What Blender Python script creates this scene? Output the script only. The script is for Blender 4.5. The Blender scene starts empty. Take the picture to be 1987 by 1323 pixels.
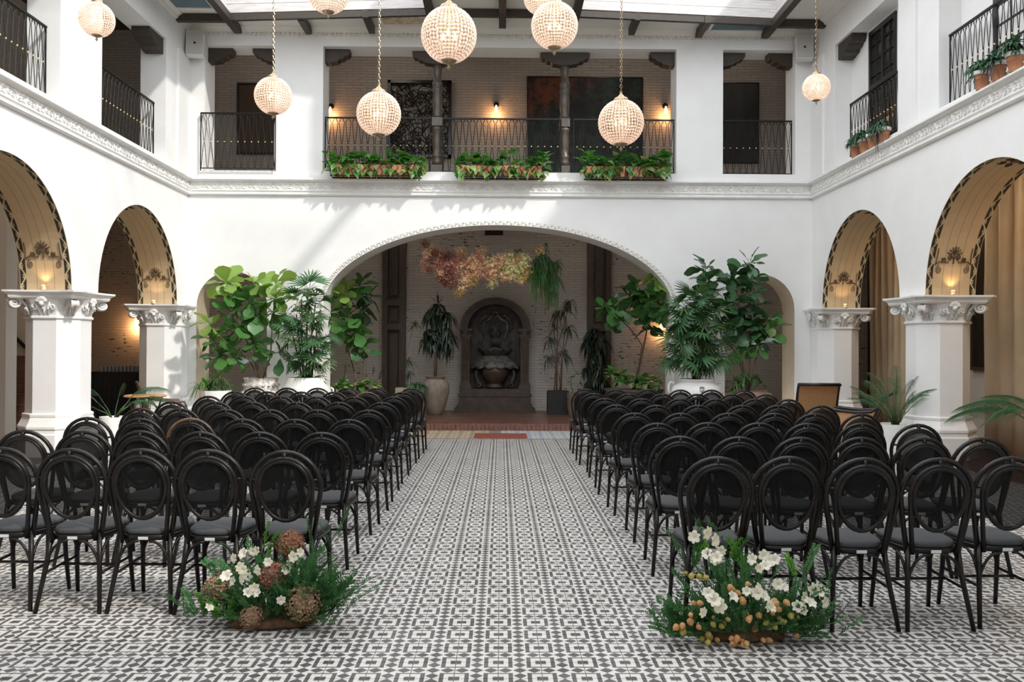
import bpy, math, random
from math import sin, cos, pi, radians, sqrt, atan2
from mathutils import Vector, Matrix, Euler
random.seed(7)
SC = bpy.context.scene
COL = SC.collection
# ------------------------------------------------------------------ camera, world, sun, exposure
CAMZ = 1.51
FPX = 1680.0
cam = bpy.data.cameras.new('camera')
cam.sensor_width = 36.0
cam.lens = FPX / 1987.0 * 36.0
cam.clip_end = 200
co = bpy.data.objects.new('camera', cam)
COL.objects.link(co)
RC = (Matrix.Rotation(radians(-0.73), 3, 'Z') @ Matrix.Rotation(radians(90.46), 3, 'X') @ Matrix.Rotation(radians(0.28), 3, 'Z'))
co.matrix_world = Matrix.Translation((0, 0, CAMZ)) @ RC.to_4x4()
SC.camera = co
w = bpy.data.worlds.new('sky')
SC.world = w
w.use_nodes = True
wb = w.node_tree.nodes['Background']
wb.inputs[0].default_value = (0.90, 0.95, 1.0, 1)
wb.inputs[1].default_value = 3.3
sun = bpy.data.lights.new('sun', 'SUN')
sun.energy = 3.0
sun.angle = radians(2.5)
sun.color = (1.0, 0.95, 0.88)
so = bpy.data.objects.new('sun', sun)
COL.objects.link(so)
so.location = (6, 5, 14)
so.rotation_euler = Vector((-1.15, 1.0, -1.35)).to_track_quat('-Z', 'Y').to_euler()
SC.view_settings.view_transform = 'Standard'
SC.view_settings.look = 'None'
SC.view_settings.gamma = 1.0
SC.view_settings.exposure = 0.0
SC.cycles.max_bounces = 7
SC.cycles.diffuse_bounces = 5
SC.cycles.transparent_max_bounces = 12
SC.cycles.sample_clamp_indirect = 8.0
SC.cycles.caustics_reflective = False
SC.cycles.caustics_refractive = False


def ray(px, py):
    return RC @ Vector(((px - 993.5) / FPX, -(py - 661.5) / FPX, -1.0))


def PY(px, py, d):                       # the point on the plane y = d
    v = ray(px, py); t = d / v.y
    return Vector((v.x * t, d, CAMZ + v.z * t))


def PX(px, py, x):                       # the point on the plane x = const
    v = ray(px, py); t = x / v.x
    return Vector((x, v.y * t, CAMZ + v.z * t))


def PZ(px, py, z):
    v = ray(px, py); t = (z - CAMZ) / v.z
    return Vector((v.x * t, v.y * t, z))


# ------------------------------------------------------------------ node maths
class E:
    def __init__(s, nt, sock): s.nt, s.s = nt, sock
    def _b(a, b, op, rev=False):
        n = a.nt.nodes.new('ShaderNodeMath'); n.operation = op
        x, y = (b, a) if rev else (a, b)
        for i, v in enumerate((x, y)):
            if v is None: continue
            if isinstance(v, E): a.nt.links.new(v.s, n.inputs[i])
            else: n.inputs[i].default_value = v
        return E(a.nt, n.outputs[0])
    def __add__(a, b): return a._b(b, 'ADD')
    def __radd__(a, b): return a._b(b, 'ADD')
    def __sub__(a, b): return a._b(b, 'SUBTRACT')
    def __rsub__(a, b): return a._b(b, 'SUBTRACT', True)
    def __mul__(a, b): return a._b(b, 'MULTIPLY')
    def __rmul__(a, b): return a._b(b, 'MULTIPLY')
    def __truediv__(a, b): return a._b(b, 'DIVIDE')
    def lt(a, b): return a._b(b, 'LESS_THAN')
    def gt(a, b): return a._b(b, 'GREATER_THAN')
    def mx(a, b): return a._b(b, 'MAXIMUM')
    def mn(a, b): return a._b(b, 'MINIMUM')
    def abs(a): return a._b(None, 'ABSOLUTE')
    def fract(a): return a._b(None, 'FRACT')
    def sin(a): return a._b(None, 'SINE')
    def sqrt(a): return a._b(None, 'SQRT')


MATS = {}


def base_mat(name):
    m = bpy.data.materials.new(name); m.use_nodes = True
    MATS[name] = m
    return m, m.node_tree, m.node_tree.nodes['Principled BSDF']


def mixcol(nt, fac, a, b):
    n = nt.nodes.new('ShaderNodeMix'); n.data_type = 'RGBA'
    for i, v in ((0, fac), (6, a), (7, b)):
        if isinstance(v, E): nt.links.new(v.s, n.inputs[i])
        elif isinstance(v, bpy.types.NodeSocket): nt.links.new(v, n.inputs[i])
        elif i == 0: n.inputs[0].default_value = v
        else: n.inputs[i].default_value = (v[0], v[1], v[2], 1)
    return n.outputs[2]


def noise(nt, vec, scale, detail=3, rough=0.6):
    n = nt.nodes.new('ShaderNodeTexNoise')
    n.inputs['Scale'].default_value = scale; n.inputs['Detail'].default_value = detail
    n.inputs['Roughness'].default_value = rough
    if vec is not None: nt.links.new(vec, n.inputs['Vector'])
    return E(nt, n.outputs['Fac'])


def ramp(nt, e, a, b):
    n = nt.nodes.new('ShaderNodeMapRange')
    n.inputs[1].default_value = a; n.inputs[2].default_value = b
    nt.links.new(e.s, n.inputs[0])
    return E(nt, n.outputs[0])


def position(nt):
    g = nt.nodes.new('ShaderNodeNewGeometry')
    return g.outputs['Position']


def objco(nt):
    g = nt.nodes.new('ShaderNodeTexCoord')
    return g.outputs['Object']


def xyz(nt, vec):
    s = nt.nodes.new('ShaderNodeSeparateXYZ'); nt.links.new(vec, s.inputs[0])
    return [E(nt, s.outputs[i]) for i in range(3)]


def bump(nt, bs, e, strength, dist=0.01):
    b = nt.nodes.new('ShaderNodeBump')
    b.inputs['Strength'].default_value = strength; b.inputs['Distance'].default_value = dist
    nt.links.new(e.s, b.inputs['Height']); nt.links.new(b.outputs[0], bs.inputs['Normal'])


def mat(name, c, rough=0.6, metal=0.0, c2=None, ns=8.0, lo=0.35, hi=0.65, bmp=0.0, spec=0.5, world=False, stretch=None):
    m, nt, bs = base_mat(name)
    bs.inputs['Base Color'].default_value = (*c, 1)
    bs.inputs['Roughness'].default_value = rough
    bs.inputs['Metallic'].default_value = metal
    bs.inputs['Specular IOR Level'].default_value = spec
    if c2 is not None or bmp:
        v = position(nt) if world else objco(nt)
        if stretch:
            mp = nt.nodes.new('ShaderNodeMapping'); mp.inputs['Scale'].default_value = stretch
            nt.links.new(v, mp.inputs[0]); v = mp.outputs[0]
        f = noise(nt, v, ns)
        if c2 is not None:
            nt.links.new(mixcol(nt, ramp(nt, f, lo, hi), c, c2), bs.inputs['Base Color'])
        if bmp: bump(nt, bs, f, bmp)
    return m


def leafmat(name, c, c2, rough=0.4, trans=0.3):
    m, nt, bs = base_mat(name)
    oi = nt.nodes.new('ShaderNodeObjectInfo')
    f = noise(nt, objco(nt), 9.0)
    r = E(nt, oi.outputs['Random'])
    nt.links.new(mixcol(nt, (ramp(nt, f, .35, .65) * .5 + r * .5), c, c2), bs.inputs['Base Color'])
    bs.inputs['Roughness'].default_value = rough
    tr = nt.nodes.new('ShaderNodeBsdfTranslucent')
    tr.inputs[0].default_value = (c2[0] * 1.3, c2[1] * 1.4, c2[2] * .8, 1)
    mx = nt.nodes.new('ShaderNodeMixShader'); mx.inputs[0].default_value = trans
    out = nt.nodes['Material Output']
    nt.links.new(bs.outputs[0], mx.inputs[1]); nt.links.new(tr.outputs[0], mx.inputs[2])
    nt.links.new(mx.outputs[0], out.inputs[0])
    return m


def emit(name, c, s):
    m, nt, bs = base_mat(name)
    bs.inputs['Base Color'].default_value = (*c, 1)
    bs.inputs['Emission Color'].default_value = (*c, 1)
    bs.inputs['Emission Strength'].default_value = s
    return m


WHITE = mat('white_plaster', (.80, .795, .78), .75, c2=(.77, .76, .745), ns=2.0, bmp=.05, world=True, spec=.2)
WHITE2 = mat('white_moulding', (.80, .79, .77), .6, c2=(.74, .73, .70), ns=6.0, world=True, spec=.3)
GREIGE = mat('grey_plaster', (.70, .67, .62), .8, c2=(.66, .63, .58), ns=2.0, world=True, spec=.2)
CEIL = mat('ceiling_plaster', (.72, .69, .64), .8, c2=(.69, .66, .61), ns=2.0, world=True, spec=.2)
WOOD = mat('dark_beam_wood', (.030, .022, .016), .55, c2=(.055, .040, .028), ns=5.0, stretch=(8, 1, 8), world=True)
PWOOD = mat('panel_wood', (.040, .024, .014), .5, c2=(.075, .045, .026), ns=6.0, stretch=(6, 6, 1), world=True)
COLWOOD = mat('turned_wood', (.050, .040, .030), .35, c2=(.10, .08, .06), ns=6.0, stretch=(6, 6, 1), world=True)
IRON = mat('black_iron', (.012, .011, .010), .45, .6, c2=(.022, .02, .018), ns=30)
GOLD = mat('gold_bead', (.85, .66, .32), .35, .5)
BRASS = mat('aged_brass', (.42, .32, .20), .35, .9, c2=(.30, .22, .13), ns=20)
RATTAN = mat('black_rattan', (.006, .005, .0045), .36, c2=(.016, .011, .008), ns=14, lo=.45, hi=.75, spec=.28)
TANRATTAN = mat('worn_tan_rattan', (.16, .085, .04), .4, c2=(.02, .015, .012), ns=5, lo=.4, hi=.6)
PAD = mat('charcoal_fabric', (.034, .034, .036), .85, c2=(.050, .050, .052), ns=60, bmp=.1)
TAG = mat('pale_tag', (.55, .55, .55), .6)
TERRA = mat('terracotta', (.42, .17, .085), .8, c2=(.50, .24, .13), ns=9)
TERRATILE = mat('terracotta_tile', (.11, .050, .032), .3, c2=(.165, .078, .050), ns=3.0, world=True)
TERRABRICK = mat('red_brick', (.15, .062, .045), .7, c2=(.23, .10, .075), ns=14, world=True)
REDTILE = mat('red_tile', (.24, .062, .040), .5, c2=(.28, .078, .05), ns=10)
MORTAR = mat('pale_mortar', (.38, .33, .28), .9)
GROUT = mat('floor_grout', (.20, .18, .165), .9)
CERW = mat('white_ceramic', (.80, .79, .77), .45, c2=(.74, .73, .70), ns=6)
CERWORN = mat('worn_white_ceramic', (.74, .72, .68), .7, c2=(.40, .37, .33), ns=16, lo=.42, hi=.6)
CLAY = mat('grey_clay', (.22, .175, .135), .8, c2=(.30, .25, .20), ns=7, stretch=(2, 2, 1))
BROWNPOT = mat('brown_planter', (.16, .12, .09), .7, c2=(.12, .09, .065), ns=6)
BLACKPOT = mat('black_planter', (.014, .013, .012), .7)
SOIL = mat('soil', (.03, .02, .013), .95, bmp=.6, ns=40)
BARK = mat('plant_bark', (.10, .07, .045), .8, c2=(.16, .11, .07), ns=20)
CANE = mat('palm_cane', (.07, .06, .03), .7, c2=(.10, .06, .04), ns=20)
STONE = mat('fountain_stone', (.024, .019, .015), .5, c2=(.060, .052, .046), ns=7, bmp=.4, world=True)
STONE2 = mat('fountain_stone_brown', (.038, .021, .013), .5, c2=(.070, .046, .033), ns=6, bmp=.3, world=True)
STONE3 = mat('fountain_stone_pale', (.15, .14, .13), .5, c2=(.035, .029, .024), ns=9, bmp=.4, world=True)
CURT = mat('curtain_linen', (.50, .38, .25), .9, c2=(.55, .43, .29), ns=3, world=True)
CANEW = mat('woven_cane', (.40, .20, .085), .7, c2=(.50, .28, .13), ns=60)
DARKCHAIR = mat('dark_lacquer_wood', (.012, .009, .007), .3)
RATTANB = mat('brown_rattan', (.10, .052, .025), .45, c2=(.05, .028, .016), ns=12)
BLACKCLOTH = mat('black_cloth', (.008, .008, .008), .9)
PLANK = mat('whitewashed_plank', (.64, .60, .58), .7, c2=(.50, .47, .46), ns=3.0, stretch=(1, 1, 9), world=True)
BLUEP = mat('slate_blue_panel', (.105, .155, .185), .8, c2=(.12, .17, .20), ns=5)
SPK = mat('speaker_grille', (.50, .48, .45), .8, bmp=.2, ns=200)
SPKF = mat('speaker_frame', (.74, .72, .69), .5)
FOAM = mat('brown_moss_base', (.13, .065, .03), .95, c2=(.06, .03, .015), ns=30, bmp=.8)
GLASSY = mat('clear_tumbler', (.25, .25, .25), .08)
BLACKDOOR = mat('black_joinery', (.010, .010, .010), .35)
L_FIDDLE = leafmat('fiddle_leaf', (.038, .13, .030), (.09, .22, .055), .30, .22)
L_FIDDLEL = leafmat('fiddle_leaf_pale', (.16, .30, .06), (.32, .44, .13), .35, .35)
L_FIDDLED = leafmat('fiddle_leaf_dark', (.028, .085, .035), (.065, .15, .065), .28, .15)
L_PALM = leafmat('palm_leaf', (.03, .10, .04), (.075, .18, .07), .45, .15)
L_PALML = leafmat('palm_leaf_light', (.05, .11, .04), (.11, .19, .07), .5, .3)
L_DARK = leafmat('dark_strap_leaf', (.008, .020, .010), (.020, .040, .020), .4, .08)
L_OLIVE = leafmat('olive_strap_leaf', (.028, .040, .022), (.055, .07, .038), .5, .1)
L_POTHOS = leafmat('pothos_leaf', (.028, .13, .022), (.09, .26, .05), .35, .25)
L_POTHOSL = leafmat('variegated_leaf', (.14, .24, .07), (.33, .38, .15), .4, .3)
L_FERN = leafmat('fern_leaf', (.03, .10, .02), (.09, .19, .05), .55, .3)
L_SPRIG = leafmat('sprig_leaf', (.018, .085, .025), (.06, .17, .05), .5, .2)
L_SPRIGL = leafmat('bright_sprig_leaf', (.08, .24, .03), (.15, .34, .05), .5, .3)
L_SUCC = leafmat('blue_green_succulent', (.03, .09, .05), (.07, .15, .08), .6, .1)
L_PURP = leafmat('purple_trailer', (.07, .06, .07), (.13, .11, .12), .6, .1)
PET_W = leafmat('white_petal', (.74, .68, .60), (.80, .74, .66), .6, .3)
PET_HY = leafmat('hydrangea_brown', (.24, .13, .08), (.40, .27, .17), .7, .2)
PET_HYP = leafmat('hydrangea_pink', (.30, .09, .075), (.36, .22, .16), .7, .2)
PET_HYG = leafmat('hydrangea_ochre', (.26, .15, .05), (.30, .13, .085), .7, .2)
POD_O = leafmat('orange_pod', (.58, .27, .13), (.66, .42, .18), .6, .35)
POD_Y = leafmat('yellow_pod', (.40, .34, .08), (.48, .38, .12), .6, .35)
FL_PINK = leafmat('dusty_pink_bloom', (.58, .25, .22), (.82, .50, .44), .7, .3)
FL_PEACH = leafmat('peach_bloom', (.88, .58, .42), (.95, .74, .55), .7, .3)
FL_CREAM = leafmat('lime_cream_bloom', (.72, .72, .40), (.92, .88, .60), .7, .3)
FL_RUST = leafmat('rust_twig', (.30, .11, .09), (.46, .22, .17), .8, .2)
FL_YEL = leafmat('yellow_bloom', (.55, .38, .10), (.62, .46, .20), .7, .3)
BULB = emit('warm_bulb', (1.0, .62, .28), 14)
LENS = emit('uplight_lens', (1.0, .66, .34), 5)
BULB2 = emit('sconce_filament', (1.0, .45, .14), 12)


def brick_mat(name, c1, c2, cm, holes=.35, dk=(.05, .04, .035)):
    m, nt, bs = base_mat(name)
    x, y, z = xyz(nt, position(nt))
    cmb = nt.nodes.new('ShaderNodeCombineXYZ')
    nt.links.new((x + y).s, cmb.inputs[0]); nt.links.new(z.s, cmb.inputs[1])
    b = nt.nodes.new('ShaderNodeTexBrick')
    nt.links.new(cmb.outputs[0], b.inputs[0])
    b.inputs['Color1'].default_value = (*c1, 1); b.inputs['Color2'].default_value = (*c2, 1); b.inputs['Mortar'].default_value = (*cm, 1)
    b.inputs['Scale'].default_value = 1.0
    b.inputs['Mortar Size'].default_value = .008
    b.inputs['Brick Width'].default_value = .30
    b.inputs['Row Height'].default_value = .062
    st = nt.nodes.new('ShaderNodeMapping'); st.inputs['Scale'].default_value = (4.5, 16, 1)
    nt.links.new(cmb.outputs[0], st.inputs[0])
    big = noise(nt, cmb.outputs[0], 1.1, 2)
    small = noise(nt, st.outputs[0], 1.6, 3)
    h = (ramp(nt, big, .50, .62) * ramp(nt, small, .58, .66)) * holes
    nt.links.new(mixcol(nt, h, b.outputs[0], dk), bs.inputs['Base Color'])
    bs.inputs['Roughness'].default_value = .9
    bs.inputs['Specular IOR Level'].default_value = .15
    f = E(nt, b.outputs['Fac']) * -1.0 + small * .5
    bump(nt, bs, f, .9, .012)
    return m


BRICK = brick_mat('whitewashed_brick', (.56, .51, .46), (.50, .455, .41), (.44, .40, .36), 1.5)
BRICKUP = brick_mat('grey_washed_brick', (.47, .42, .37), (.41, .37, .325), (.34, .305, .27), .5)


def floor_mat():
    m, nt, bs = base_mat('patterned_cement_tile')
    P = .2032
    pos = position(nt)
    x, y, z = xyz(nt, pos)
    a = (((x + (.005 + 100 * P + P / 2)) * (1 / P)).fract() - .5).abs()
    b = (((y + (-4.170 + 100 * P + P / 2)) * (1 / P)).fract() - .5).abs()
    A = a.lt(.335) * b.lt(.335)
    B = a.lt(.235) * b.lt(.275)
    C = a.lt(.125) * b.lt(.115)
    rect = A * (1.0 - B) + C
    D1 = ((a - .5).abs() * (1 / .155) + (b - .1667).abs() * (1 / .165)).lt(1)
    D2 = ((b - .5).abs() * (1 / .155) + (a - .1667).abs() * (1 / .165)).lt(1)
    D3 = ((b - .5).abs() * (1 / .162) + (a - .5).abs() * (1 / .162)).lt(1)
    dark = rect.mx(D1).mx(D2).mx(D3)
    n1 = noise(nt, pos, 3.0, 3)
    n2 = noise(nt, pos, 40.0, 2)
    lightc = mixcol(nt, ramp(nt, n2, .3, .7), (.63, .60, .56), (.56, .53, .49))
    darkc = mixcol(nt, ramp(nt, n1, .35, .65), (.070, .064, .062), (.115, .105, .10))
    nt.links.new(mixcol(nt, dark, lightc, darkc), bs.inputs['Base Color'])
    r = ramp(nt, n1, .3, .7) * .18 + .30
    nt.links.new(r.s, bs.inputs['Roughness'])
    bs.inputs['Specular IOR Level'].default_value = .6
    return m


FLOOR = floor_mat()


def mosaic_mat(name, ca, cb, cc):
    m, nt, bs = base_mat(name)
    x, y, z = xyz(nt, position(nt))
    a = (((x * 5.0).fract() - .5).abs()); b = (((y * 5.0).fract() - .5).abs())
    d = (a + b).lt(.32); e = (a.mx(b)).gt(.43)
    c1 = mixcol(nt, d, ca, cb)
    nt.links.new(mixcol(nt, e, c1, cc), bs.inputs['Base Color'])
    bs.inputs['Roughness'].default_value = .45
    return m


MOST = mosaic_mat('tan_mosaic_tile', (.50, .40, .27), (.22, .17, .12), (.40, .32, .22))
MOSB = mosaic_mat('blue_mosaic_tile', (.50, .50, .48), (.20, .24, .34), (.42, .42, .42))


def lining_mat():
    m, nt, bs = base_mat('painted_arch_lining')
    uv = nt.nodes.new('ShaderNodeTexCoord').outputs['UV']
    u, v, _ = xyz(nt, uv)                       # u metres along the arc, v 0..1 across
    vv = v.mn(1.0 - v)                          # distance from the nearer edge
    band = vv.lt(.135)
    t = (vv * (1 / .0675)) - 1.0                # -1..1 in the band
    s = u * 3.5
    wave = (s * (2 * pi)).sin() * .62
    vine = (t - wave).abs().lt(.20)
    # leaf fans in the loops on either side
    def fan(off, side):
        q = ((s + off).fract() - .5)
        r2 = (q * 3.4) * (q * 3.4) + (t - side) * (t - side)
        rr = r2.sqrt()
        ribs = ((q * 60.0 + (t - side) * 4.0).sin()).gt(-.35)
        return rr.lt(.58) * ribs
    f = fan(.25, .40).mx(fan(.75, -.40))
    edge = t.abs().gt(.88)
    gold = vine.mx(f).mx(edge)
    n = noise(nt, position(nt), 5.0)
    goldc = mixcol(nt, ramp(nt, n, .3, .7), (.48, .37, .20), (.60, .50, .32))
    bandc = mixcol(nt, gold, (.030, .020, .012), goldc)
    line = ((v - .33).abs().lt(.006)).mx((v - .50).abs().lt(.005)).mx((v - .67).abs().lt(.006))
    tan = mixcol(nt, ramp(nt, n, .3, .7), (.53, .385, .225), (.56, .42, .255))
    tan2 = mixcol(nt, line * .75, tan, (.24, .15, .08))
    nt.links.new(mixcol(nt, band, tan2, bandc), bs.inputs['Base Color'])
    bs.inputs['Roughness'].default_value = .75
    return m


LINING = lining_mat()


def mesh_fabric():
    m, nt, bs = base_mat('sheer_black_mesh')
    bs.inputs['Base Color'].default_value = (.006, .006, .006, 1)
    bs.inputs['Roughness'].default_value = .8
    bs.inputs['Specular IOR Level'].default_value = .12
    tr = nt.nodes.new('ShaderNodeBsdfTransparent')
    mx = nt.nodes.new('ShaderNodeMixShader'); mx.inputs[0].default_value = .13
    nt.links.new(bs.outputs[0], mx.inputs[1]); nt.links.new(tr.outputs[0], mx.inputs[2])
    nt.links.new(mx.outputs[0], nt.nodes['Material Output'].inputs[0])
    return m


SHEER = mesh_fabric()


def bead_mat():
    m, nt, bs = base_mat('crystal_bead')
    bs.inputs['Base Color'].default_value = (.88, .80, .76, 1)
    bs.inputs['Roughness'].default_value = .15
    bs.inputs['Specular IOR Level'].default_value = .8
    tr = nt.nodes.new('ShaderNodeBsdfTranslucent'); tr.inputs[0].default_value = (1.0, .90, .85, 1)
    mx = nt.nodes.new('ShaderNodeMixShader'); mx.inputs[0].default_value = .6
    nt.links.new(bs.outputs[0], mx.inputs[1]); nt.links.new(tr.outputs[0], mx.inputs[2])
    nt.links.new(mx.outputs[0], nt.nodes['Material Output'].inputs[0])
    return m


BEAD = bead_mat()


def paint_mat(name, fn):
    m, nt, bs = base_mat(name)
    bs.inputs['Roughness'].default_value = .6
    nt.links.new(fn(nt), bs.inputs['Base Color'])
    return m


def p_land(nt):
    x, y, z = xyz(nt, objco(nt)); n = noise(nt, objco(nt), 1.2)
    h = (z + n * .3)
    return mixcol(nt, ramp(nt, h, .10, .22), (.022, .013, .008), (.075, .045, .028))


def p_forest(nt):
    n = noise(nt, objco(nt), 3.0, 6, .75); n2 = noise(nt, objco(nt), 1.1, 2)
    x, y, z = xyz(nt, objco(nt))
    a = mixcol(nt, ramp(nt, n, .45, .62), (.006, .008, .008), (.028, .045, .035))
    g = mixcol(nt, ramp(nt, n2, .55, .65) * ramp(nt, n, .45, .6), a, (.02, .07, .035))
    red = ramp(nt, z - x * .6, 1.05, 1.45) * ramp(nt, n, .4, .6)
    return mixcol(nt, red, g, (.17, .035, .01))


def p_cow(nt):
    x, y, z = xyz(nt, objco(nt)); n = noise(nt, objco(nt), 1.5, 4)
    d = ((x + .12) * (x + .12) * 4.0 + (z - .62) * (z - .62) * 6.0).sqrt()
    a = mixcol(nt, ramp(nt, n, .35, .65), (.018, .018, .018), (.045, .044, .042))
    return mixcol(nt, d.lt(.38), a, (.075, .070, .064))


def p_stencil(nt):
    n = noise(nt, objco(nt), 14.0, 3)
    return mixcol(nt, ramp(nt, n, .45, .55), (.42, .30, .16), (.58, .50, .40))


ART_LAND = paint_mat('brown_landscape_print', p_land)
ART_FOREST = paint_mat('dark_forest_print', p_forest)
ART_COW = paint_mat('dark_grey_print', p_cow)
STENCILP = paint_mat('tan_stencil_panel', p_stencil)

# ------------------------------------------------------------------ mesh helpers
ORG = {}


def org(o): return ORG.get(o.name, Vector((0, 0, 0))) if o else Vector((0, 0, 0))


class MB:
    def __init__(s): s.v = []; s.f = []; s.uv = None; s.smooth = False
    def add(s, vs, fs):
        n = len(s.v); s.v += [Vector(a) for a in vs]; s.f += [tuple(i + n for i in f) for f in fs]
        return s
    def box(s, x0, x1, y0, y1, z0, z1):
        return s.add([(x0, y0, z0), (x1, y0, z0), (x1, y1, z0), (x0, y1, z0), (x0, y0, z1), (x1, y0, z1), (x1, y1, z1), (x0, y1, z1)],
                     [(0, 3, 2, 1), (4, 5, 6, 7), (0, 1, 5, 4), (1, 2, 6, 5), (2, 3, 7, 6), (3, 0, 4, 7)])
    def obox(s, c, ax, ay, az):           # oriented box, half vectors
        c = Vector(c); ax, ay, az = Vector(ax), Vector(ay), Vector(az)
        vs = [c + i * ax + j * ay + k * az for k in (-1, 1) for (i, j) in ((-1, -1), (1, -1), (1, 1), (-1, 1))]
        return s.add(vs, [(0, 3, 2, 1), (4, 5, 6, 7), (0, 1, 5, 4), (1, 2, 6, 5), (2, 3, 7, 6), (3, 0, 4, 7)])
    def tube(s, pts, r, n=6, closed=False, flat=None):
        pts = [Vector(p) for p in pts]; m = len(pts)
        if m < 2: return s
        rs = r if isinstance(r, (list, tuple)) else [r] * m
        up = None; rings = []
        for i, p in enumerate(pts):
            a = pts[(i - 1) % m] if (closed or i > 0) else p
            b = pts[(i + 1) % m] if (closed or i < m - 1) else p
            t = (b - a)
            if t.length < 1e-9: t = Vector((0, 0, 1))
            t.normalize()
            if up is None:
                up = Vector((0, 0, 1)) if abs(t.z) < .9 else Vector((1, 0, 0))
            u = up - t * up.dot(t)
            if u.length < 1e-6: u = t.orthogonal()
            u.normalize(); up = u; w_ = t.cross(u)
            rings.append([p + (u * cos(2 * pi * k / n) + w_ * sin(2 * pi * k / n)) * rs[i] for k in range(n)])
        base = len(s.v)
        for rg in rings: s.v += rg
        last = m if closed else m - 1
        for i in range(last):
            j = (i + 1) % m
            for k in range(n):
                k2 = (k + 1) % n
                s.f.append((base + i * n + k, base + i * n + k2, base + j * n + k2, base + j * n + k))
        if not closed:
            s.f.append(tuple(base + k for k in range(n))[::-1])
            s.f.append(tuple(base + (m - 1) * n + k for k in range(n)))
        return s
    def lathe(s, prof, c=(0, 0, 0), n=20, sx=1, sy=1, fn=None, cap=True):
        c = Vector(c); base = len(s.v); m = len(prof)
        for (r, z) in prof:
            for k in range(n):
                a = 2 * pi * k / n
                rr = r * (fn(a, z) if fn else 1)
                s.v.append(c + Vector((rr * cos(a) * sx, rr * sin(a) * sy, z)))
        for i in range(m - 1):
            for k in range(n):
                k2 = (k + 1) % n
                s.f.append((base + i * n + k, base + i * n + k2, base + (i + 1) * n + k2, base + (i + 1) * n + k))
        if cap:
            s.f.append(tuple(base + k for k in range(n))[::-1]); s.f.append(tuple(base + (m - 1) * n + k for k in range(n)))
        return s
    def prism(s, poly, o, ux, uy, dn):    # 2-D outline extruded: o + a*ux + b*uy, to + dn
        o, ux, uy, dn = map(Vector, (o, ux, uy, dn)); n = len(poly)
        vs = [o + ux * a + uy * b for a, b in poly]; vs += [q + dn for q in vs]
        return s.add(vs, [tuple(range(n))[::-1], tuple(range(n, 2 * n))] + [(i, (i + 1) % n, n + (i + 1) % n, n + i) for i in range(n)])
    def loft(s, rings, closed_ends=True):
        n = len(rings[0]); base = len(s.v)
        for r in rings: s.v += [Vector(p) for p in r]
        for i in range(len(rings) - 1):
            for k in range(n):
                k2 = (k + 1) % n
                s.f.append((base + i * n + k, base + i * n + k2, base + (i + 1) * n + k2, base + (i + 1) * n + k))
        if closed_ends:
            s.f.append(tuple(base + k for k in range(n))[::-1]); s.f.append(tuple(base + (len(rings) - 1) * n + k for k in range(n)))
        return s
    def ball(s, c, r, n=8, m=5, sz=1):
        prof = [(max(r * sin(pi * i / m), 1e-4), -r * sz * cos(pi * i / m)) for i in range(m + 1)]
        return s.lathe(prof, c, n)
    def mesh(s, name, m, smooth=None, off=Vector((0, 0, 0))):
        me = bpy.data.meshes.new(name)
        me.from_pydata([tuple(v - off) for v in s.v], [], s.f)
        ms = m if isinstance(m, (list, tuple)) else [m]
        for q in ms: me.materials.append(q)
        sm = s.smooth if smooth is None else smooth
        if sm: me.polygons.foreach_set('use_smooth', [True] * len(me.polygons))
        me.update()
        return me
    def build(s, name, m, parent=None, smooth=None, at=None):
        off = org(parent) if parent else (Vector(at) if at is not None else Vector((0, 0, 0)))
        me = s.mesh(name, m, smooth, off)
        o = bpy.data.objects.new(name, me); COL.objects.link(o)
        if parent: o.parent = parent; ORG[o.name] = off
        else:
            o.location = off; ORG[o.name] = off
        return o


def fixn(o):
    import bmesh
    bm = bmesh.new(); bm.from_mesh(o.data); bmesh.ops.recalc_face_normals(bm, faces=bm.faces); bm.to_mesh(o.data); bm.free()
    return o


def tag(o, label, cat, group=None):
    o['label'] = label; o['category'] = cat
    if group: o['group'] = group
    return o


def thing(name, loc, label, cat, group=None):
    o = bpy.data.objects.new(name, None); COL.objects.link(o)
    o.location = loc; o.empty_display_size = .1
    ORG[o.name] = Vector(loc)
    return tag(o, label, cat, group)


def inst(name, me, parent, M):
    """M a world matrix; the parents here are never rotated"""
    o = bpy.data.objects.new(name, me); COL.objects.link(o)
    o.parent = parent
    o.matrix_local = Matrix.Translation(-org(parent)) @ M
    ORG[o.name] = M.to_translation()
    return o


def structure(o): o['kind'] = 'structure'; return o
def stuff(o): o['kind'] = 'stuff'; return o


def copy_tree(o, parent=None):
    c = o.copy(); COL.objects.link(c)
    if parent: c.parent = parent
    for ch in list(o.children): copy_tree(ch, c)
    return c


def aim(p, d, roll=0.0, s=1.0):
    """local +Y along d, +Z roughly up"""
    d = Vector(d).normalized(); z = Vector((0, 0, 1))
    if abs(d.z) > .98: z = Vector((0, -1, 0))
    x = d.cross(z).normalized(); z = x.cross(d)
    M = Matrix((x, d, z)).transposed().to_4x4()
    return Matrix.Translation(p) @ M @ Matrix.Rotation(roll, 4, 'Y') @ Matrix.Scale(s, 4)


def U(a, b): return random.uniform(a, b)


def spiral(cx, cy, r0, r1, a0, turns, n=14):
    return [(cx + (r0 + (r1 - r0) * i / n) * cos(a0 + turns * 2 * pi * i / n), cy + (r0 + (r1 - r0) * i / n) * sin(a0 + turns * 2 * pi * i / n)) for i in range(n + 1)]
# ================================================================== STRUCTURE
XW, DB, TW = 5.85, 16.2, .70            # side wall face, back wall face, wall thickness
ZS = 2.26                               # springing
ZC0, ZC1 = 4.33, 4.62                   # string course
ZCEIL = 7.48
SILL = 4.80
UT = .55                                # upper back wall thickness


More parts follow.
